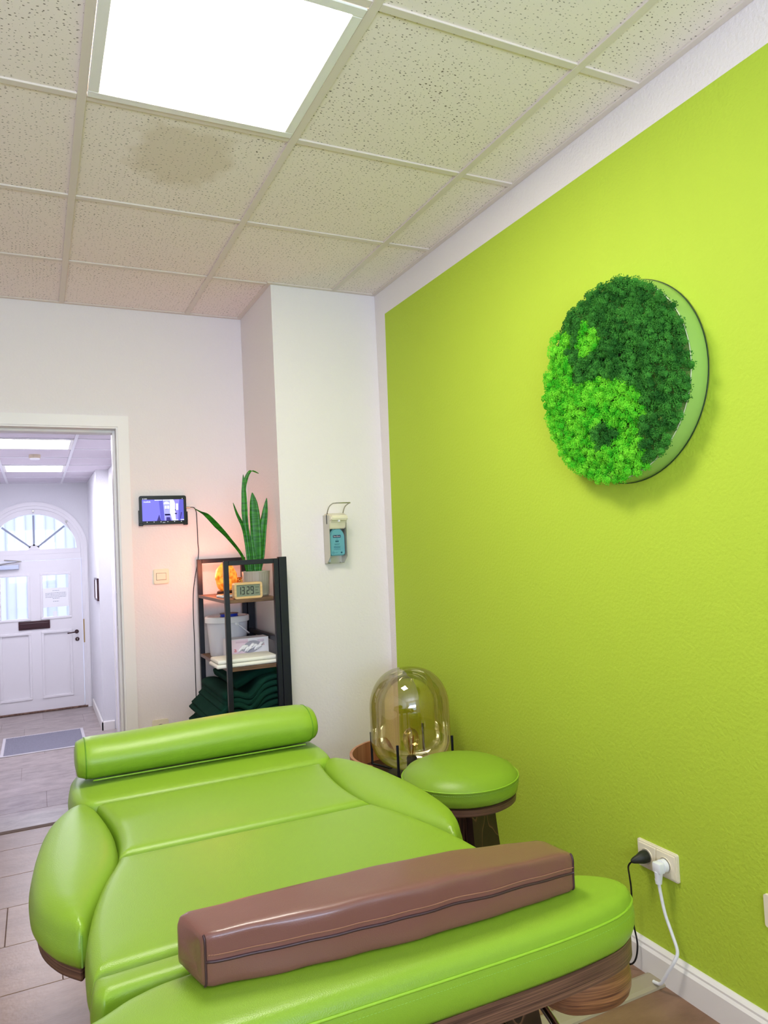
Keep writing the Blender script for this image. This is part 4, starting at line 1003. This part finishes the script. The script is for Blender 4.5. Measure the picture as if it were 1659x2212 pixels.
# double socket, plugs and cords on right wall
ds = empty('double_socket', (0, .861, .352)); tag(ds, 'cream double wall socket on the green wall with two plugs in it', 'socket')
bm = bmesh.new(); prism(bm, rrect(.153, .081, .006), -.009, -.0003, axis='x'); bmesh.ops.bevel(bm, geom=[e for e in bm.edges if e.verts[0].co.x < -.005 and e.verts[1].co.x < -.005], offset=.003, segments=2, affect='EDGES'); obj('plate', bm, M_cream, ds, True, 40)
for sy in (-1, 1):
    yc_ = sy*.0355; bm = bmesh.new(); prism(bm, [(a+yc_, b_) for a, b_ in rrect(.067, .066, .003)], -.0125, -.009, axis='x'); bmesh.ops.bevel(bm, geom=[e for e in bm.edges if e.verts[0].co.x < -.012 and e.verts[1].co.x < -.012], offset=.001, segments=2, affect='EDGES'); obj('insert', bm, M_cream, ds, True, 40)
    socket_unit(ds, Matrix.Translation((-.0125, yc_, 0)) @ Matrix.Rotation(-PI/2, 4, 'Y'))
bp_ = empty('black_power_cord', (-.016, .897, .352)); tag(bp_, 'thin black power cord plugged into the left socket, running under the couch', 'cord')
bm = bmesh.new(); tube(bm, [(0, 0, 0), (-.012, 0, 0), (-.020, 0, -.001), (-.030, .003, -.003), (-.042, .008, -.006), (-.048, .010, -.008)], lambda t: .018 if t < .3 else (.018-(t-.3)*.019), 18); obj('plug', bm, mat('black rubber plug', (32, 36, 26), .5), bp_, True, 50)
bm = tube(bmesh.new(), cat([(-.046, .010, -.008), (-.044, .028, -.030), (-.026, .045, -.07), (-.016, .052, -.112), (-.016, .052, -.207), (-.016, .040, -.272), (-.024, .050, -.325), (-.040, .085, -.346), (-.12, .12, -.3488), (-.30, .12, -.3488)], 8), .0027, 8); obj('cord', bm, M_blackpl, bp_, True)
wp = empty('white_power_cord', (-.016, .8255, .352)); tag(wp, 'thick white power cord plugged into the right socket, bending to the floor', 'cord')
bm = bmesh.new(); tube(bm, [(0, 0, 0), (-.014, 0, 0)], .0185, 20); box(bm, -.034, -.012, -.015, .015, -.016, .014, .004, 2)
tube(bm, [(-.024, 0, -.012), (-.024, .001, -.030), (-.024, .002, -.046)], lambda t: .0125-.004*t, 14)
for k in range(3): tube(bm, [(-.024, .002, -.034-.005*k), (-.024, .002, -.0365-.005*k)], .0105-.0007*k, 14)
obj('plug', bm, mat('white plug', (240, 242, 246), .25), wp, True, 35)
bm = tube(bmesh.new(), cat([(-.024, .002, -.045), (-.022, -.002, -.08), (-.020, -.012, -.13), (-.018, -.030, -.175), (-.020, -.048, -.215), (-.030, -.044, -.242), (-.036, -.020, -.285), (-.036, .005, -.325), (-.036, .024, -.333), (-.034, .036, -.336)], 8), .0048, 10); obj('cord', bm, mat('white cable', (238, 240, 245), .35), wp, True)
ws = empty('wall_socket', (0, .470, .358)); tag(ws, 'cream wall socket at the right edge of the photo on the green wall', 'socket')
bm = bmesh.new(); prism(bm, rrect(.081, .081, .006), -.009, -.0003, axis='x'); obj('plate', bm, M_cream, ws)
socket_unit(ws, Matrix.Translation((-.009, 0, 0)) @ Matrix.Rotation(-PI/2, 4, 'Y'))
# cable channel on floor
bm = bmesh.new(); prism(bm, [(.845, .0005), (.847, .006), (.858, .010), (.905, .010), (.916, .006), (.918, .0005)], -.95, -.018, axis='x')
tag(obj('floor_cable_cover', bm, mat('grey green cover strip', (164, 154, 130), .45)), 'flat grey cable cover strip on the floor running from the wall under the couch', 'cable cover')

# ------------------------------------------------------------------ black metal corner shelf
shf = empty('shelf_unit', (-.74, 2.82, 0)); tag(shf, 'narrow black metal shelf with brown boards in the corner beside the wall', 'shelf')
def P_(nm, *a, m=M_black, bev=.0015): return obj(nm, local(B(*a, bev, 1), shf), m, shf)
xl0, xl1, xr0, xr1 = -.874, -.850, -.640, -.617
yf0, yf1, yb0, yb1 = 2.492, 2.516, 3.115, 3.140
TOPZ = 1.277
P_('post', xl0+.002, xl1, yf0, yf1, 0, TOPZ); P_('post', xr0, xr1, yf0, yf1, 0, TOPZ)
P_('post', -.866, -.842, yb0, yb1, 0, TOPZ+.008); P_('post', -.632, -.608, yb0, yb1, 0, TOPZ+.008)
P_('side_post', -.6155, -.578, 2.488, 2.518, 0, TOPZ+.006)
P_('side_post', -.6065, -.5695, yb0-.01, yb1-.002, 0, TOPZ-.02)
P_('top_rail', xl1, xr0, yf0, yf1, TOPZ-.022, TOPZ); P_('top_rail', -.842, -.632, yb0, yb1, TOPZ-.014, TOPZ+.008)
for z in (.88,): P_('side_rail', -.606, -.585, yf1+.002, yb0-.01, z, z+.022)
S1, S2, S3 = 1.098, .790, .400
for z in (S1, S2, S3):
    P_('shelf_board', -.862, -.619, yf1, yb0, z-.016, z, m=M_shelfwood)
    bm = bmesh.new()
for z in (S1, S2, S3):
    P_('edge_rail', -.866, -.862, yf1, yb0, z-.015, z+.001, m=mat('grey board edge', (120, 100, 98), .5) if 'grey board edge' not in bpy.data.materials else bpy.data.materials['grey board edge'])

# salt lamp
sl = empty('salt_lamp', (-.762, 2.93, S1)); tag(sl, 'glowing orange salt crystal lamp on the top shelf', 'salt lamp')
bm = bmesh.new(); bmesh.ops.create_icosphere(bm, subdivisions=4, radius=1)
for v in bm.verts:
    z = v.co.z; s = .053*(1-.24*max(0, z)**1.6)
    n1 = noise.noise(v.co*1.6+Vector((3, 1, 2)))*.16+noise.noise(v.co*5)*.05
    v.co = Vector((v.co.x*s*(1+n1), v.co.y*s*(1+n1), .094+z*.078*(1+n1*.4)))
    if v.co.z < .024: v.co.z = .024
def salt():
    m = bpy.data.materials.new('glowing salt crystal'); m.use_nodes = True; nt = m.node_tree; b = nt.nodes['Principled BSDF']
    tc = nt.nodes.new('ShaderNodeTexCoord'); n = nt.nodes.new('ShaderNodeTexNoise'); n.inputs['Scale'].default_value = 26; n.inputs['Detail'].default_value = 8; n.inputs['Distortion'].default_value = 1.5; nt.links.new(tc.outputs['Object'], n.inputs['Vector'])
    r = nt.nodes.new('ShaderNodeValToRGB'); r.color_ramp.elements[0].position = .38; r.color_ramp.elements[0].color = (.62, .13, .006, 1); r.color_ramp.elements[1].position = .62; r.color_ramp.elements[1].color = (1, .42, .05, 1)
    nt.links.new(n.outputs['Fac'], r.inputs[0]); nt.links.new(r.outputs[0], b.inputs['Base Color']); nt.links.new(r.outputs[0], b.inputs['Emission Color']); b.inputs['Emission Strength'].default_value = .42; b.inputs['Roughness'].default_value = .4
    return m
obj('crystal', bm, salt(), sl, True)
obj('lamp_base', lathe(bmesh.new(), [(0, 0), (.046, 0), (.048, .004), (.046, .020), (.040, .024), (0, .024)], 32), mat('dark wooden lamp base', (40, 22, 18), .4), sl, True, 40)
ll = bpy.data.lights.new('salt_glow', 'POINT'); ll.energy = 1.5; ll.color = (1, .27, .12); ll.shadow_soft_size = .05
lo = bpy.data.objects.new('salt_glow', ll); C.objects.link(lo); lo.parent = sl; lo.location = (-.085, .03, .13)
# candle glass
g = empty('mosaic_glass', (-.684, 2.95, S1)); g['label'] = 'small mosaic tealight glass with orange and gold chips behind the clock'; g['category'] = 'tealight holder'
bm = lathe(bmesh.new(), [(0, 0), (.022, 0), (.026, .03), (.033, .085), (.0315, .085), (.024, .03), (.020, .003), (0, .003)], 36)
m = mat('mosaic chips', (220, 90, 20), .25); nt = m.node_tree; v = nt.nodes.new('ShaderNodeTexVoronoi'); v.inputs['Scale'].default_value = 260; tcn = nt.nodes.new('ShaderNodeTexCoord'); nt.links.new(tcn.outputs['Object'], v.inputs['Vector'])
rr_ = nt.nodes.new('ShaderNodeValToRGB'); rr_.color_ramp.interpolation = 'CONSTANT'; rr_.color_ramp.elements[0].color = (.75, .13, .02, 1); rr_.color_ramp.elements[1].position = .45; rr_.color_ramp.elements[1].color = (.9, .5, .1, 1)
e = rr_.color_ramp.elements.new(.7); e.color = (.06, .03, .01, 1); e = rr_.color_ramp.elements.new(.88); e.color = (.95, .85, .6, 1)
spc = nt.nodes.new('ShaderNodeSeparateColor'); nt.links.new(v.outputs['Color'], spc.inputs[0]); nt.links.new(spc.outputs[0], rr_.inputs[0]); nt.links.new(rr_.outputs[0], nt.nodes['Principled BSDF'].inputs['Base Color'])
obj('cup', bm, m, g, True, 40); obj('candle', lathe(bmesh.new(), [(0, .004), (.019, .004), (.019, .018), (0, .018)], 20), M_whiteplastic, g)
# pale device / case
t = empty('small_case', (-.800, 2.745, S1), .15); tag(t, 'small white and tan flat case lying on the top shelf beside the clock', 'case')
obj('case_body', B(-.045, .045, -.035, .035, .0005, .013, .004, 3), M_whiteplastic, t, True, 40); obj('case_lid', B(-.040, .040, -.032, .032, .013, .016, .0012, 1), mat('tan lid', (200, 150, 95), .4), t); obj('case_foot', B(-.030, .044, -.034, -.030, .0, .003), M_blackpl, t)
# pot with snake plant
PX, PY = -.668, 2.700
pt = empty('potted_snake_plant', (PX, PY, S1)); tag(pt, 'snake plant with tall pointed leaves in a grey ribbed ceramic pot on the shelf', 'potted plant')
bm = bmesh.new(); seg = 120; pr = [(0, .0), (.058, .0), (.062, .006), (.063, .05), (.066, .100), (.068, .118), (.066, .121), (.063, .118), (.060, .108), (0, .106)]
rings = []
for r, z in pr:
    if r == 0: rings.append([bm.verts.new((0, 0, z))]); continue
    rings.append([bm.verts.new((r*(1+(.016 if .004 < z < .112 and k % 4 < 2 else 0))*math.cos(2*PI*k/seg), r*(1+(.016 if .004 < z < .112 and k % 4 < 2 else 0))*math.sin(2*PI*k/seg), z)) for k in range(seg)])
for a, b_ in zip(rings, rings[1:]):
    for k in range(seg):
        k2 = (k+1) % seg
        if len(a) == 1: bm.faces.new((a[0], b_[k2], b_[k]))
        elif len(b_) == 1: bm.faces.new((a[k], a[k2], b_[0]))
        else: bm.faces.new((a[k], a[k2], b_[k2], b_[k]))
obj('pot', bm, mat('grey ribbed ceramic', (170, 164, 150), .3, noise_amt=.06), pt, True, 30)
obj('soil', lathe(bmesh.new(), [(0, .110), (.061, .108)], 32), mat('dark soil', (50, 36, 26), .95), pt)
def leafmat():
    m = mat('snake plant leaf', (40, 120, 30), .38, bump=.1, bump_scale=200); nt = m.node_tree; b = nt.nodes['Principled BSDF']
    tc = nt.nodes.new('ShaderNodeTexCoord'); mp = nt.nodes.new('ShaderNodeMapping'); mp.inputs['Scale'].default_value = (14, 14, 90); nt.links.new(tc.outputs['Object'], mp.inputs[0])
    n = nt.nodes.new('ShaderNodeTexNoise'); n.inputs['Scale'].default_value = 1; n.inputs['Detail'].default_value = 3; nt.links.new(mp.outputs[0], n.inputs['Vector'])
    r = nt.nodes.new('ShaderNodeValToRGB'); r.color_ramp.elements[0].position = .40; r.color_ramp.elements[0].color = (*lin((26, 96, 20)), 1); r.color_ramp.elements[1].position = .62; r.color_ramp.elements[1].color = (*lin((50, 134, 26)), 1)
    nt.links.new(n.outputs['Fac'], r.inputs[0]); nt.links.new(r.outputs[0], b.inputs['Base Color']); return m
M_leaf = leafmat()
VD = Vector((.40, .91, 0)).normalized(); SD = Vector((.91, -.40, 0)).normalized()
def leaf(pts, ws, fold=.25, yaw=0.0, flat=None):
    P = cat(pts, 7); n = len(P); side = flat or (Matrix.Rotation(yaw, 3, 'Z') @ SD)
    bm = bmesh.new(); rg = []
    for i, p in enumerate(P):
        t = i/(n-1); f = t*(len(ws)-1); j = min(int(f), len(ws)-2); w = (ws[j]+(ws[j+1]-ws[j])*(f-j))/2
        d = (P[min(i+1, n-1)]-P[max(i-1, 0)]).normalized(); s = (side-d*side.dot(d)).normalized(); nn = s.cross(d)
        row = []
        for u in (-1, -.5, 0, .5, 1): row.append(bm.verts.new(p+s*w*u+nn*(w*fold*(u*u)+.0010)))
        for u in (1, .5, 0, -.5, -1): row.append(bm.verts.new(p+s*w*u+nn*(w*fold*(u*u)-.0010)))
        rg.append(row)
    for a, b_ in zip(rg, rg[1:]):
        for k in range(10): bm.faces.new((a[k], a[(k+1) % 10], b_[(k+1) % 10], b_[k]))
    bm.faces.new(rg[0]); bm.faces.new(rg[-1][::-1]); bmesh.ops.recalc_face_normals(bm, faces=bm.faces)
    bmesh.ops.translate(bm, vec=-Vector((PX, PY, S1)), verts=bm.verts)
    obj('leaf', bm, M_leaf, pt, True)
Z0 = S1+.10
leaf([(-.662, 2.70, Z0), (-.658, 2.70, 1.32), (-.660, 2.70, 1.45), (-.664, 2.70, 1.54), (-.670, 2.70, 1.602)], [.030, .046, .052, .050, .036, .003], .12)
leaf([(-.650, 2.72, Z0), (-.632, 2.72, 1.30), (-.618, 2.72, 1.42), (-.604, 2.72, 1.50), (-.592, 2.72, 1.576)], [.022, .036, .038, .036, .026, .002], .3)
leaf([(-.690, 2.69, Z0), (-.700, 2.69, 1.34), (-.712, 2.69, 1.47), (-.713, 2.69, 1.58), (-.714, 2.69, 1.690)], [.016, .020, .026, .030, .024, .002], .5)
leaf([(-.680, 2.72, Z0), (-.684, 2.72, 1.34), (-.698, 2.72, 1.47), (-.702, 2.72, 1.60), (-.694, 2.72, 1.665), (-.668, 2.72, 1.708), (-.628, 2.72, 1.698)], [.012, .014, .012, .014, .020, .014, .002], .5)
leaf([(-.702, 2.68, Z0), (-.716, 2.68, 1.36), (-.732, 2.67, 1.44), (-.760, 2.66, 1.50), (-.779, 2.65, 1.550)], [.014, .014, .014, .016, .010, .002], .5)
leaf([(-.710, 2.68, Z0), (-.742, 2.66, 1.295), (-.815, 2.62, 1.385), (-.872, 2.60, 1.445), (-.918, 2.59, 1.492), (-.948, 2.585, 1.508), (-.975, 2.58, 1.522)], [.014, .013, .018, .027, .022, .008, .001], .3)
leaf([(-.674, 2.67, Z0), (-.680, 2.67, 1.29), (-.688, 2.67, 1.37), (-.694, 2.67, 1.43)], [.016, .018, .014, .002], .5)
# clock
ck = empty('digital_clock', (-.751, 2.560, S1), 0.0); tag(ck, 'wood-framed digital clock showing 13 29 on the top shelf', 'clock')
cw, chh = .132, .074
bm = bmesh.new(); outp = rrect(cw, chh, .010, 5); inn = rrect(cw-.020, chh-.020, .003, 5)
z0 = chh/2+.0005
yA, yB = -.022, .022
def ring_v(pl, y): return [bm.verts.new((a, y, b_+z0)) for a, b_ in pl]
o0, i0, i1, o1 = ring_v(outp, yA), ring_v(inn, yA), ring_v(inn, yA+.006), ring_v(outp, yB); n = len(outp)
for A_, B2 in ((o0, i0), (i0, i1), (o1, o0)):
    for k in range(n): bm.faces.new((A_[k], A_[(k+1) % n], B2[(k+1) % n], B2[k]))
bm.faces.new(o1); bmesh.ops.recalc_face_normals(bm, faces=bm.faces)
obj('clock_case', bm, wood('pale beech', (214, 176, 118), (228, 196, 142), (2, 8, 30), .45, 3), ck, True, 35)
bm = bmesh.new(); prism(bm, [(a, b_+z0) for a, b_ in inn], yA+.005, yA+.008, axis='y'); obj('display', bm, mat('grey lcd', (128, 138, 120), .25), ck)
segs = {'1': 'bc', '3': 'abcdg', '2': 'abdeg', '9': 'abcdfg'}
bm = bmesh.new(); yy = yA+.0045
def seg7(cx, ch, w=.0145, h=.036, t=.0036):
    X0, X1, Zb, Zm, Zt = cx-w/2, cx+w/2, z0-h/2, z0, z0+h/2; g_ = .0009
    R = {'a': (X0+t*.6, X1-t*.6, Zt-t, Zt), 'd': (X0+t*.6, X1-t*.6, Zb, Zb+t), 'g': (X0+t*.6, X1-t*.6, Zm-t/2, Zm+t/2), 'b': (X1-t, X1, Zm+g_, Zt-g_), 'c': (X1-t, X1, Zb+g_, Zm-g_), 'f': (X0, X0+t, Zm+g_, Zt-g_), 'e': (X0, X0+t, Zb+g_, Zm-g_)}
    for s_ in segs[ch]: a, b2, c2, d2_ = R[s_]; box(bm, a, b2, yy, yy+.0005, c2, d2_)
for cx, ch in ((-.041, '1'), (-.024, '3'), (-.001, '2'), (.0185, '9')): seg7(cx, ch)
for row_, z in enumerate((z0+.013, z0, z0-.014)):
    for k in range(3): 
        if (row_, k) == (1, 2): continue
        x = .035+k*.0058; box(bm, x, x+.0008, yy, yy+.0005, z-.003, z+.003); box(bm, x+.0028, x+.0036, yy, yy+.0005, z-.003, z+.001*(k-1)); box(bm, x, x+.0036, yy, yy+.0005, z-.0004*(row_+1), z+.0006)
obj('digits', bm, mat('black digits', (14, 18, 26), .5), ck)

# bucket
bk = empty('white_bucket', (-.752, 2.98, S2)); tag(bk, 'white plastic bucket with lid and handle on the middle shelf', 'bucket')
bm = lathe(bmesh.new(), [(0, 0.0), (.088, .0), (.090, .004), (.104, .188), (.100, .188), (.086, .004)], 56); obj('bucket_body', bm, mat('translucent white plastic', (226, 226, 232), .35, sss=0.0), bk, True, 35)
lid = obj('lid', lathe(bmesh.new(), [(.110, .170), (.112, .171), (.112, .195), (.108, .200), (.098, .199), (.094, .195), (0, .195)], 56), M_whiteplastic, bk, True, 35)
hd_ = cat([(.045, -.098, .165), (.075, -.096, .140), (.105, -.075, .115), (.122, -.04, .105), (.128, .0, .10), (.122, .04, .105), (.105, .075, .115), (.075, .096, .140), (.045, .098, .165)], 5)
obj('bail_handle', tube(bmesh.new(), [(x-.02, y, z) for x, y, z in hd_], .0038, 8), M_whiteplastic, bk, True)
obj('handle_boss', lathe(bmesh.new(), [(0, 0), (.010, 0), (.010, .006), (0, .008)], 16), M_whiteplastic, bk).matrix_local = Matrix.Translation((.025, -.097, .165)) @ Matrix.Rotation(PI/2, 4, 'X')
tg = empty('tape_roll', (-.747, 2.955, S2+.1955)); tag(tg, 'roll with blue sides standing on the white bucket lid', 'roll')
obj('core', lathe(bmesh.new(), [(.012, .0025), (.044, .0025), (.044, .016), (.012, .016), (.012, .0025)], 40), mat('blue roll', (28, 60, 190), .4), tg, True, 30)
for z in (0, .016): obj('flange', lathe(bmesh.new(), [(.012, z), (.047, z), (.047, z+.0025), (.012, z+.0025), (.012, z)], 40), mat('grey flange', (110, 98, 108), .5) if 'grey flange' not in bpy.data.materials else bpy.data.materials['grey flange'], tg, True, 30)
# glove box
gb = empty('glove_box', (-.700, 2.765, S2)); tag(gb, 'pink and white cardboard glove box with oval opening on the middle shelf', 'box')
gx0, gx1, gy, gh = -.115, .088, -.042, .104
M_pinkc = mat('pale pink card', (232, 208, 222), .5); M_whitec = mat('white card', (238, 236, 242), .5)
obj('carton', B(gx0, gx1, gy, .048, .0003, gh, .001, 1), M_whitec, gb)
obj('pink_field', B(gx0+.002, gx0+.10, gy-.0006, gy, .002, gh-.003), M_pinkc, gb)
bm = bmesh.new(); a0 = [(.002+.056*math.cos(2*PI*k/40)*1.0, .062+.016*math.cos(2*PI*k/40)*.5+(.021-.008*math.cos(4*PI*k/40))*math.sin(2*PI*k/40)) for k in range(40)]
prism(bm, a0, gy-.0012, gy-.0007, axis='y'); obj('opening_film', bm, mat('grey film', (170, 168, 182), .3), gb)
gl = bmesh.new(); rg_ = random.Random(5)
for k in range(11):
    x = -.050+k*.0098; z = .054+.009*math.sin(k*1.3)+.0012*k; pts_ = cat([(x-.012, gy-.002, z-.010), (x, gy-.006, z+.004), (x+.014, gy-.004, z+.012*rg_.uniform(-1, 1))], 5); tube(gl, pts_, lambda t: .0065*(.5+math.sin(PI*min(max(t, .05), .95))*.6), 8)
go = obj('gloves', gl, mat('white gloves', (240, 240, 244), .55), gb, True); go['kind'] = 'stuff'
bm = bmesh.new()
text_bm('a', .030, Matrix.Translation((-.078, gy-.0009, .052)) @ RX, bm, 0)
for (x0_, x1_, z) in ((.040, .066, .072), (.044, .066, .066), (.036, .068, .010), (.045, .062, .014)):
    x = x0_
    while x < x1_: l = rg_.uniform(.002, .005); box(bm, x, min(x+l, x1_), gy-.0012, gy-.0008, z-.001, z+.001); x += l+.001
obj('red_print', bm, mat('red print', (196, 30, 52), .5), gb)['kind'] = 'stuff'
bm = bmesh.new()
for (x0_, x1_, z) in ((-.075, .0, .090), (-.075, .005, .086), (.03, .066, .092), (.034, .066, .088), (.034, .066, .084), (-.07, -.05, .014)):
    x = x0_
    while x < x1_: l = rg_.uniform(.002, .006); box(bm, x, min(x+l, x1_), gy-.0012, gy-.0008, z-.0006, z+.0006); x += l+.001
obj('fine_print', bm, mat('mauve print', (176, 120, 150), .5), gb)['kind'] = 'stuff'
# folded white cloths / paper stack
def folded(nm, lab, catg, x0, x1, y0, y1, z0_, nlay, th, m, dx=.004):
    t = empty(nm, ((x0+x1)/2, (y0+y1)/2, z0_)); tag(t, lab, catg)
    for k in range(nlay):
        bm = bmesh.new(); z = th*k; o_ = dx*math.sin(k*2.1)
        nx, ny = 16, 12; hx, hy = (x1-x0)/2-abs(o_), (y1-y0)/2
        bm = B(-hx+o_, hx+o_, -hy+.004*k, hy, z+.0006, z+th-.0003, th*.42, 3)
        for v in bm.verts: v.co.z += .0015*noise.noise(Vector((v.co.x*20, v.co.y*20, k)))*(0 if k == 0 and v.co.z < .003 else .5)
        obj('fold', bm, m, t, True, 50)
    return t
folded('paper_towel_stack', 'stack of folded cream paper couch covers at the front of the middle shelf', 'paper stack', -.912, -.626, 2.530, 2.700, S2, 2, .019, mat('cream paper cloth', (242, 240, 228), .8, bump=.2, bump_scale=60, bump_dist=.003))

# dark green blankets
M_blanket = mat('dark green fleece', (16, 54, 44), 1.0, spec=.15, sheen=.0, noise_amt=.2, noise_scale=30, bump=.5, bump_scale=500, bump_dist=.002)
def blanket(nm, lab, paths, y0, y1, th, seed=1):
    t = empty(nm, (-.75, (y0+y1)/2, S3)); tag(t, lab, 'blanket')
    for i, pth in enumerate(paths):
        P = cat([(x, 0, z) for x, z in pth], 8); n = len(P); ny = 14; bm = bmesh.new(); top = []; bot = []; rg = []
        T = th[i] if isinstance(th, (list, tuple)) else th
        for j in range(ny+1):
            v = j/ny; v = .012 if j == 1 else (.988 if j == ny-1 else v); y = y0+(y1-y0)*v+.006*math.sin(i*2.3+1); row = []
            e = .45 if j in (0, ny) else 1
            for k, p in enumerate(P):
                d = (P[min(k+1, n-1)]-P[max(k-1, 0)]).normalized(); nn = Vector((-d.z, 0, d.x))
                wv = .004*noise.noise(Vector((p.x*8, y*9, i+seed*5))); row.append((p+Vector((0, y, wv)), nn, e))
            rg.append(row)
        loops = []
        for row in rg:
            lp_ = []
            for k, (c, nn, e) in enumerate(row):
                lp_.append(bm.verts.new(c+nn*T/2*e*(.6 if k in (0, n-1) else 1)))
            for k, (c, nn, e) in reversed(list(enumerate(row))):
                lp_.append(bm.verts.new(c-nn*T/2*e*(.6 if k in (0, n-1) else 1)))
            loops.append(lp_)
        m_ = len(loops[0])
        for a, b_ in zip(loops, loops[1:]):
            for k in range(m_): bm.faces.new((a[k], a[(k+1) % m_], b_[(k+1) % m_], b_[k]))
        bm.faces.new(loops[0]); bm.faces.new(loops[-1][::-1]); bmesh.ops.recalc_face_normals(bm, faces=bm.faces)
        bmesh.ops.translate(bm, vec=-t.location, verts=bm.verts)
        obj('fold', bm, M_blanket, t, True)
    return t
paths = []; ths = []
zz = .416
for k in range(10):
    lift = k*.0262; tilt = .0030*k
    xl = -.928+.018*math.sin(k*1.7)+(.010*max(0, k-6))
    paths.append([(xl, zz+lift*.80-.010), (xl+.035, zz+lift*.88+.004), (-.865, zz+lift+.008), (-.815, zz+lift+.013+.003*math.sin(k*2)), (-.768, zz+lift-.006), (-.740, zz+lift+.004), (-.700, zz+lift+.028+tilt), (-.650, zz+lift+.040+tilt*1.2), (-.605, zz+lift+.042+tilt)])
    ths.append(.0248)
blanket('folded_blanket', 'thick dark green fleece blanket folded in many layers on the lowest shelf', paths, 2.545, 3.06, ths)
paths2 = []
for k in range(3):
    paths2.append([(-.85+.02*k, .690+.014*k), (-.80, .690+.018*k), (-.75, .678+.022*k), (-.70, .702+.020*k), (-.66, .724+.014*k), (-.64, .722+.012*k)])
t = blanket('folded_blanket', 'upper dark green blanket lying on the layered blanket under the middle shelf', [[(-.815, .698), (-.775, .712), (-.72, .738), (-.66, .750), (-.605, .750)]], 2.60, 3.05, .036, 3)
# small roll at lower left, sticking out past the shelf
t = empty('rolled_blanket', (-.955, 2.68, S3)); tag(t, 'small rolled dark green blanket sticking out left of the lowest shelf', 'blanket')
bm = bmesh.new(); pts_ = [(r*math.cos(a), 0, r*.8*math.sin(a)) for a, r in [(k*.36, .012+.0017*k) for k in range(26)]]
def swept(profile, y0, y1, T):
    bm = bmesh.new(); n = len(profile); loops = []
    for j in range(9):
        y = y0+(y1-y0)*j/8; lp_ = []; sc = .9 if j in (0, 8) else 1
        for s in (1, -1):
            rng = range(n) if s == 1 else range(n-1, -1, -1)
            for k in rng:
                p = Vector(profile[k]); d = (Vector(profile[min(k+1, n-1)])-Vector(profile[max(k-1, 0)])).normalized(); nn = Vector((-d.z, 0, d.x)); c = p*sc+nn*T/2*s; lp_.append(bm.verts.new((c.x, y, c.z+.0515)))
        loops.append(lp_)
    m_ = len(loops[0])
    for a, b_ in zip(loops, loops[1:]):
        for k in range(m_): bm.faces.new((a[k], a[(k+1) % m_], b_[(k+1) % m_], b_[k]))
    bm.faces.new(loops[0]); bm.faces.new(loops[-1][::-1]); bmesh.ops.recalc_face_normals(bm, faces=bm.faces); return bm
obj('roll', swept(pts_, -.10, .12, .013), M_blanket, t, True)
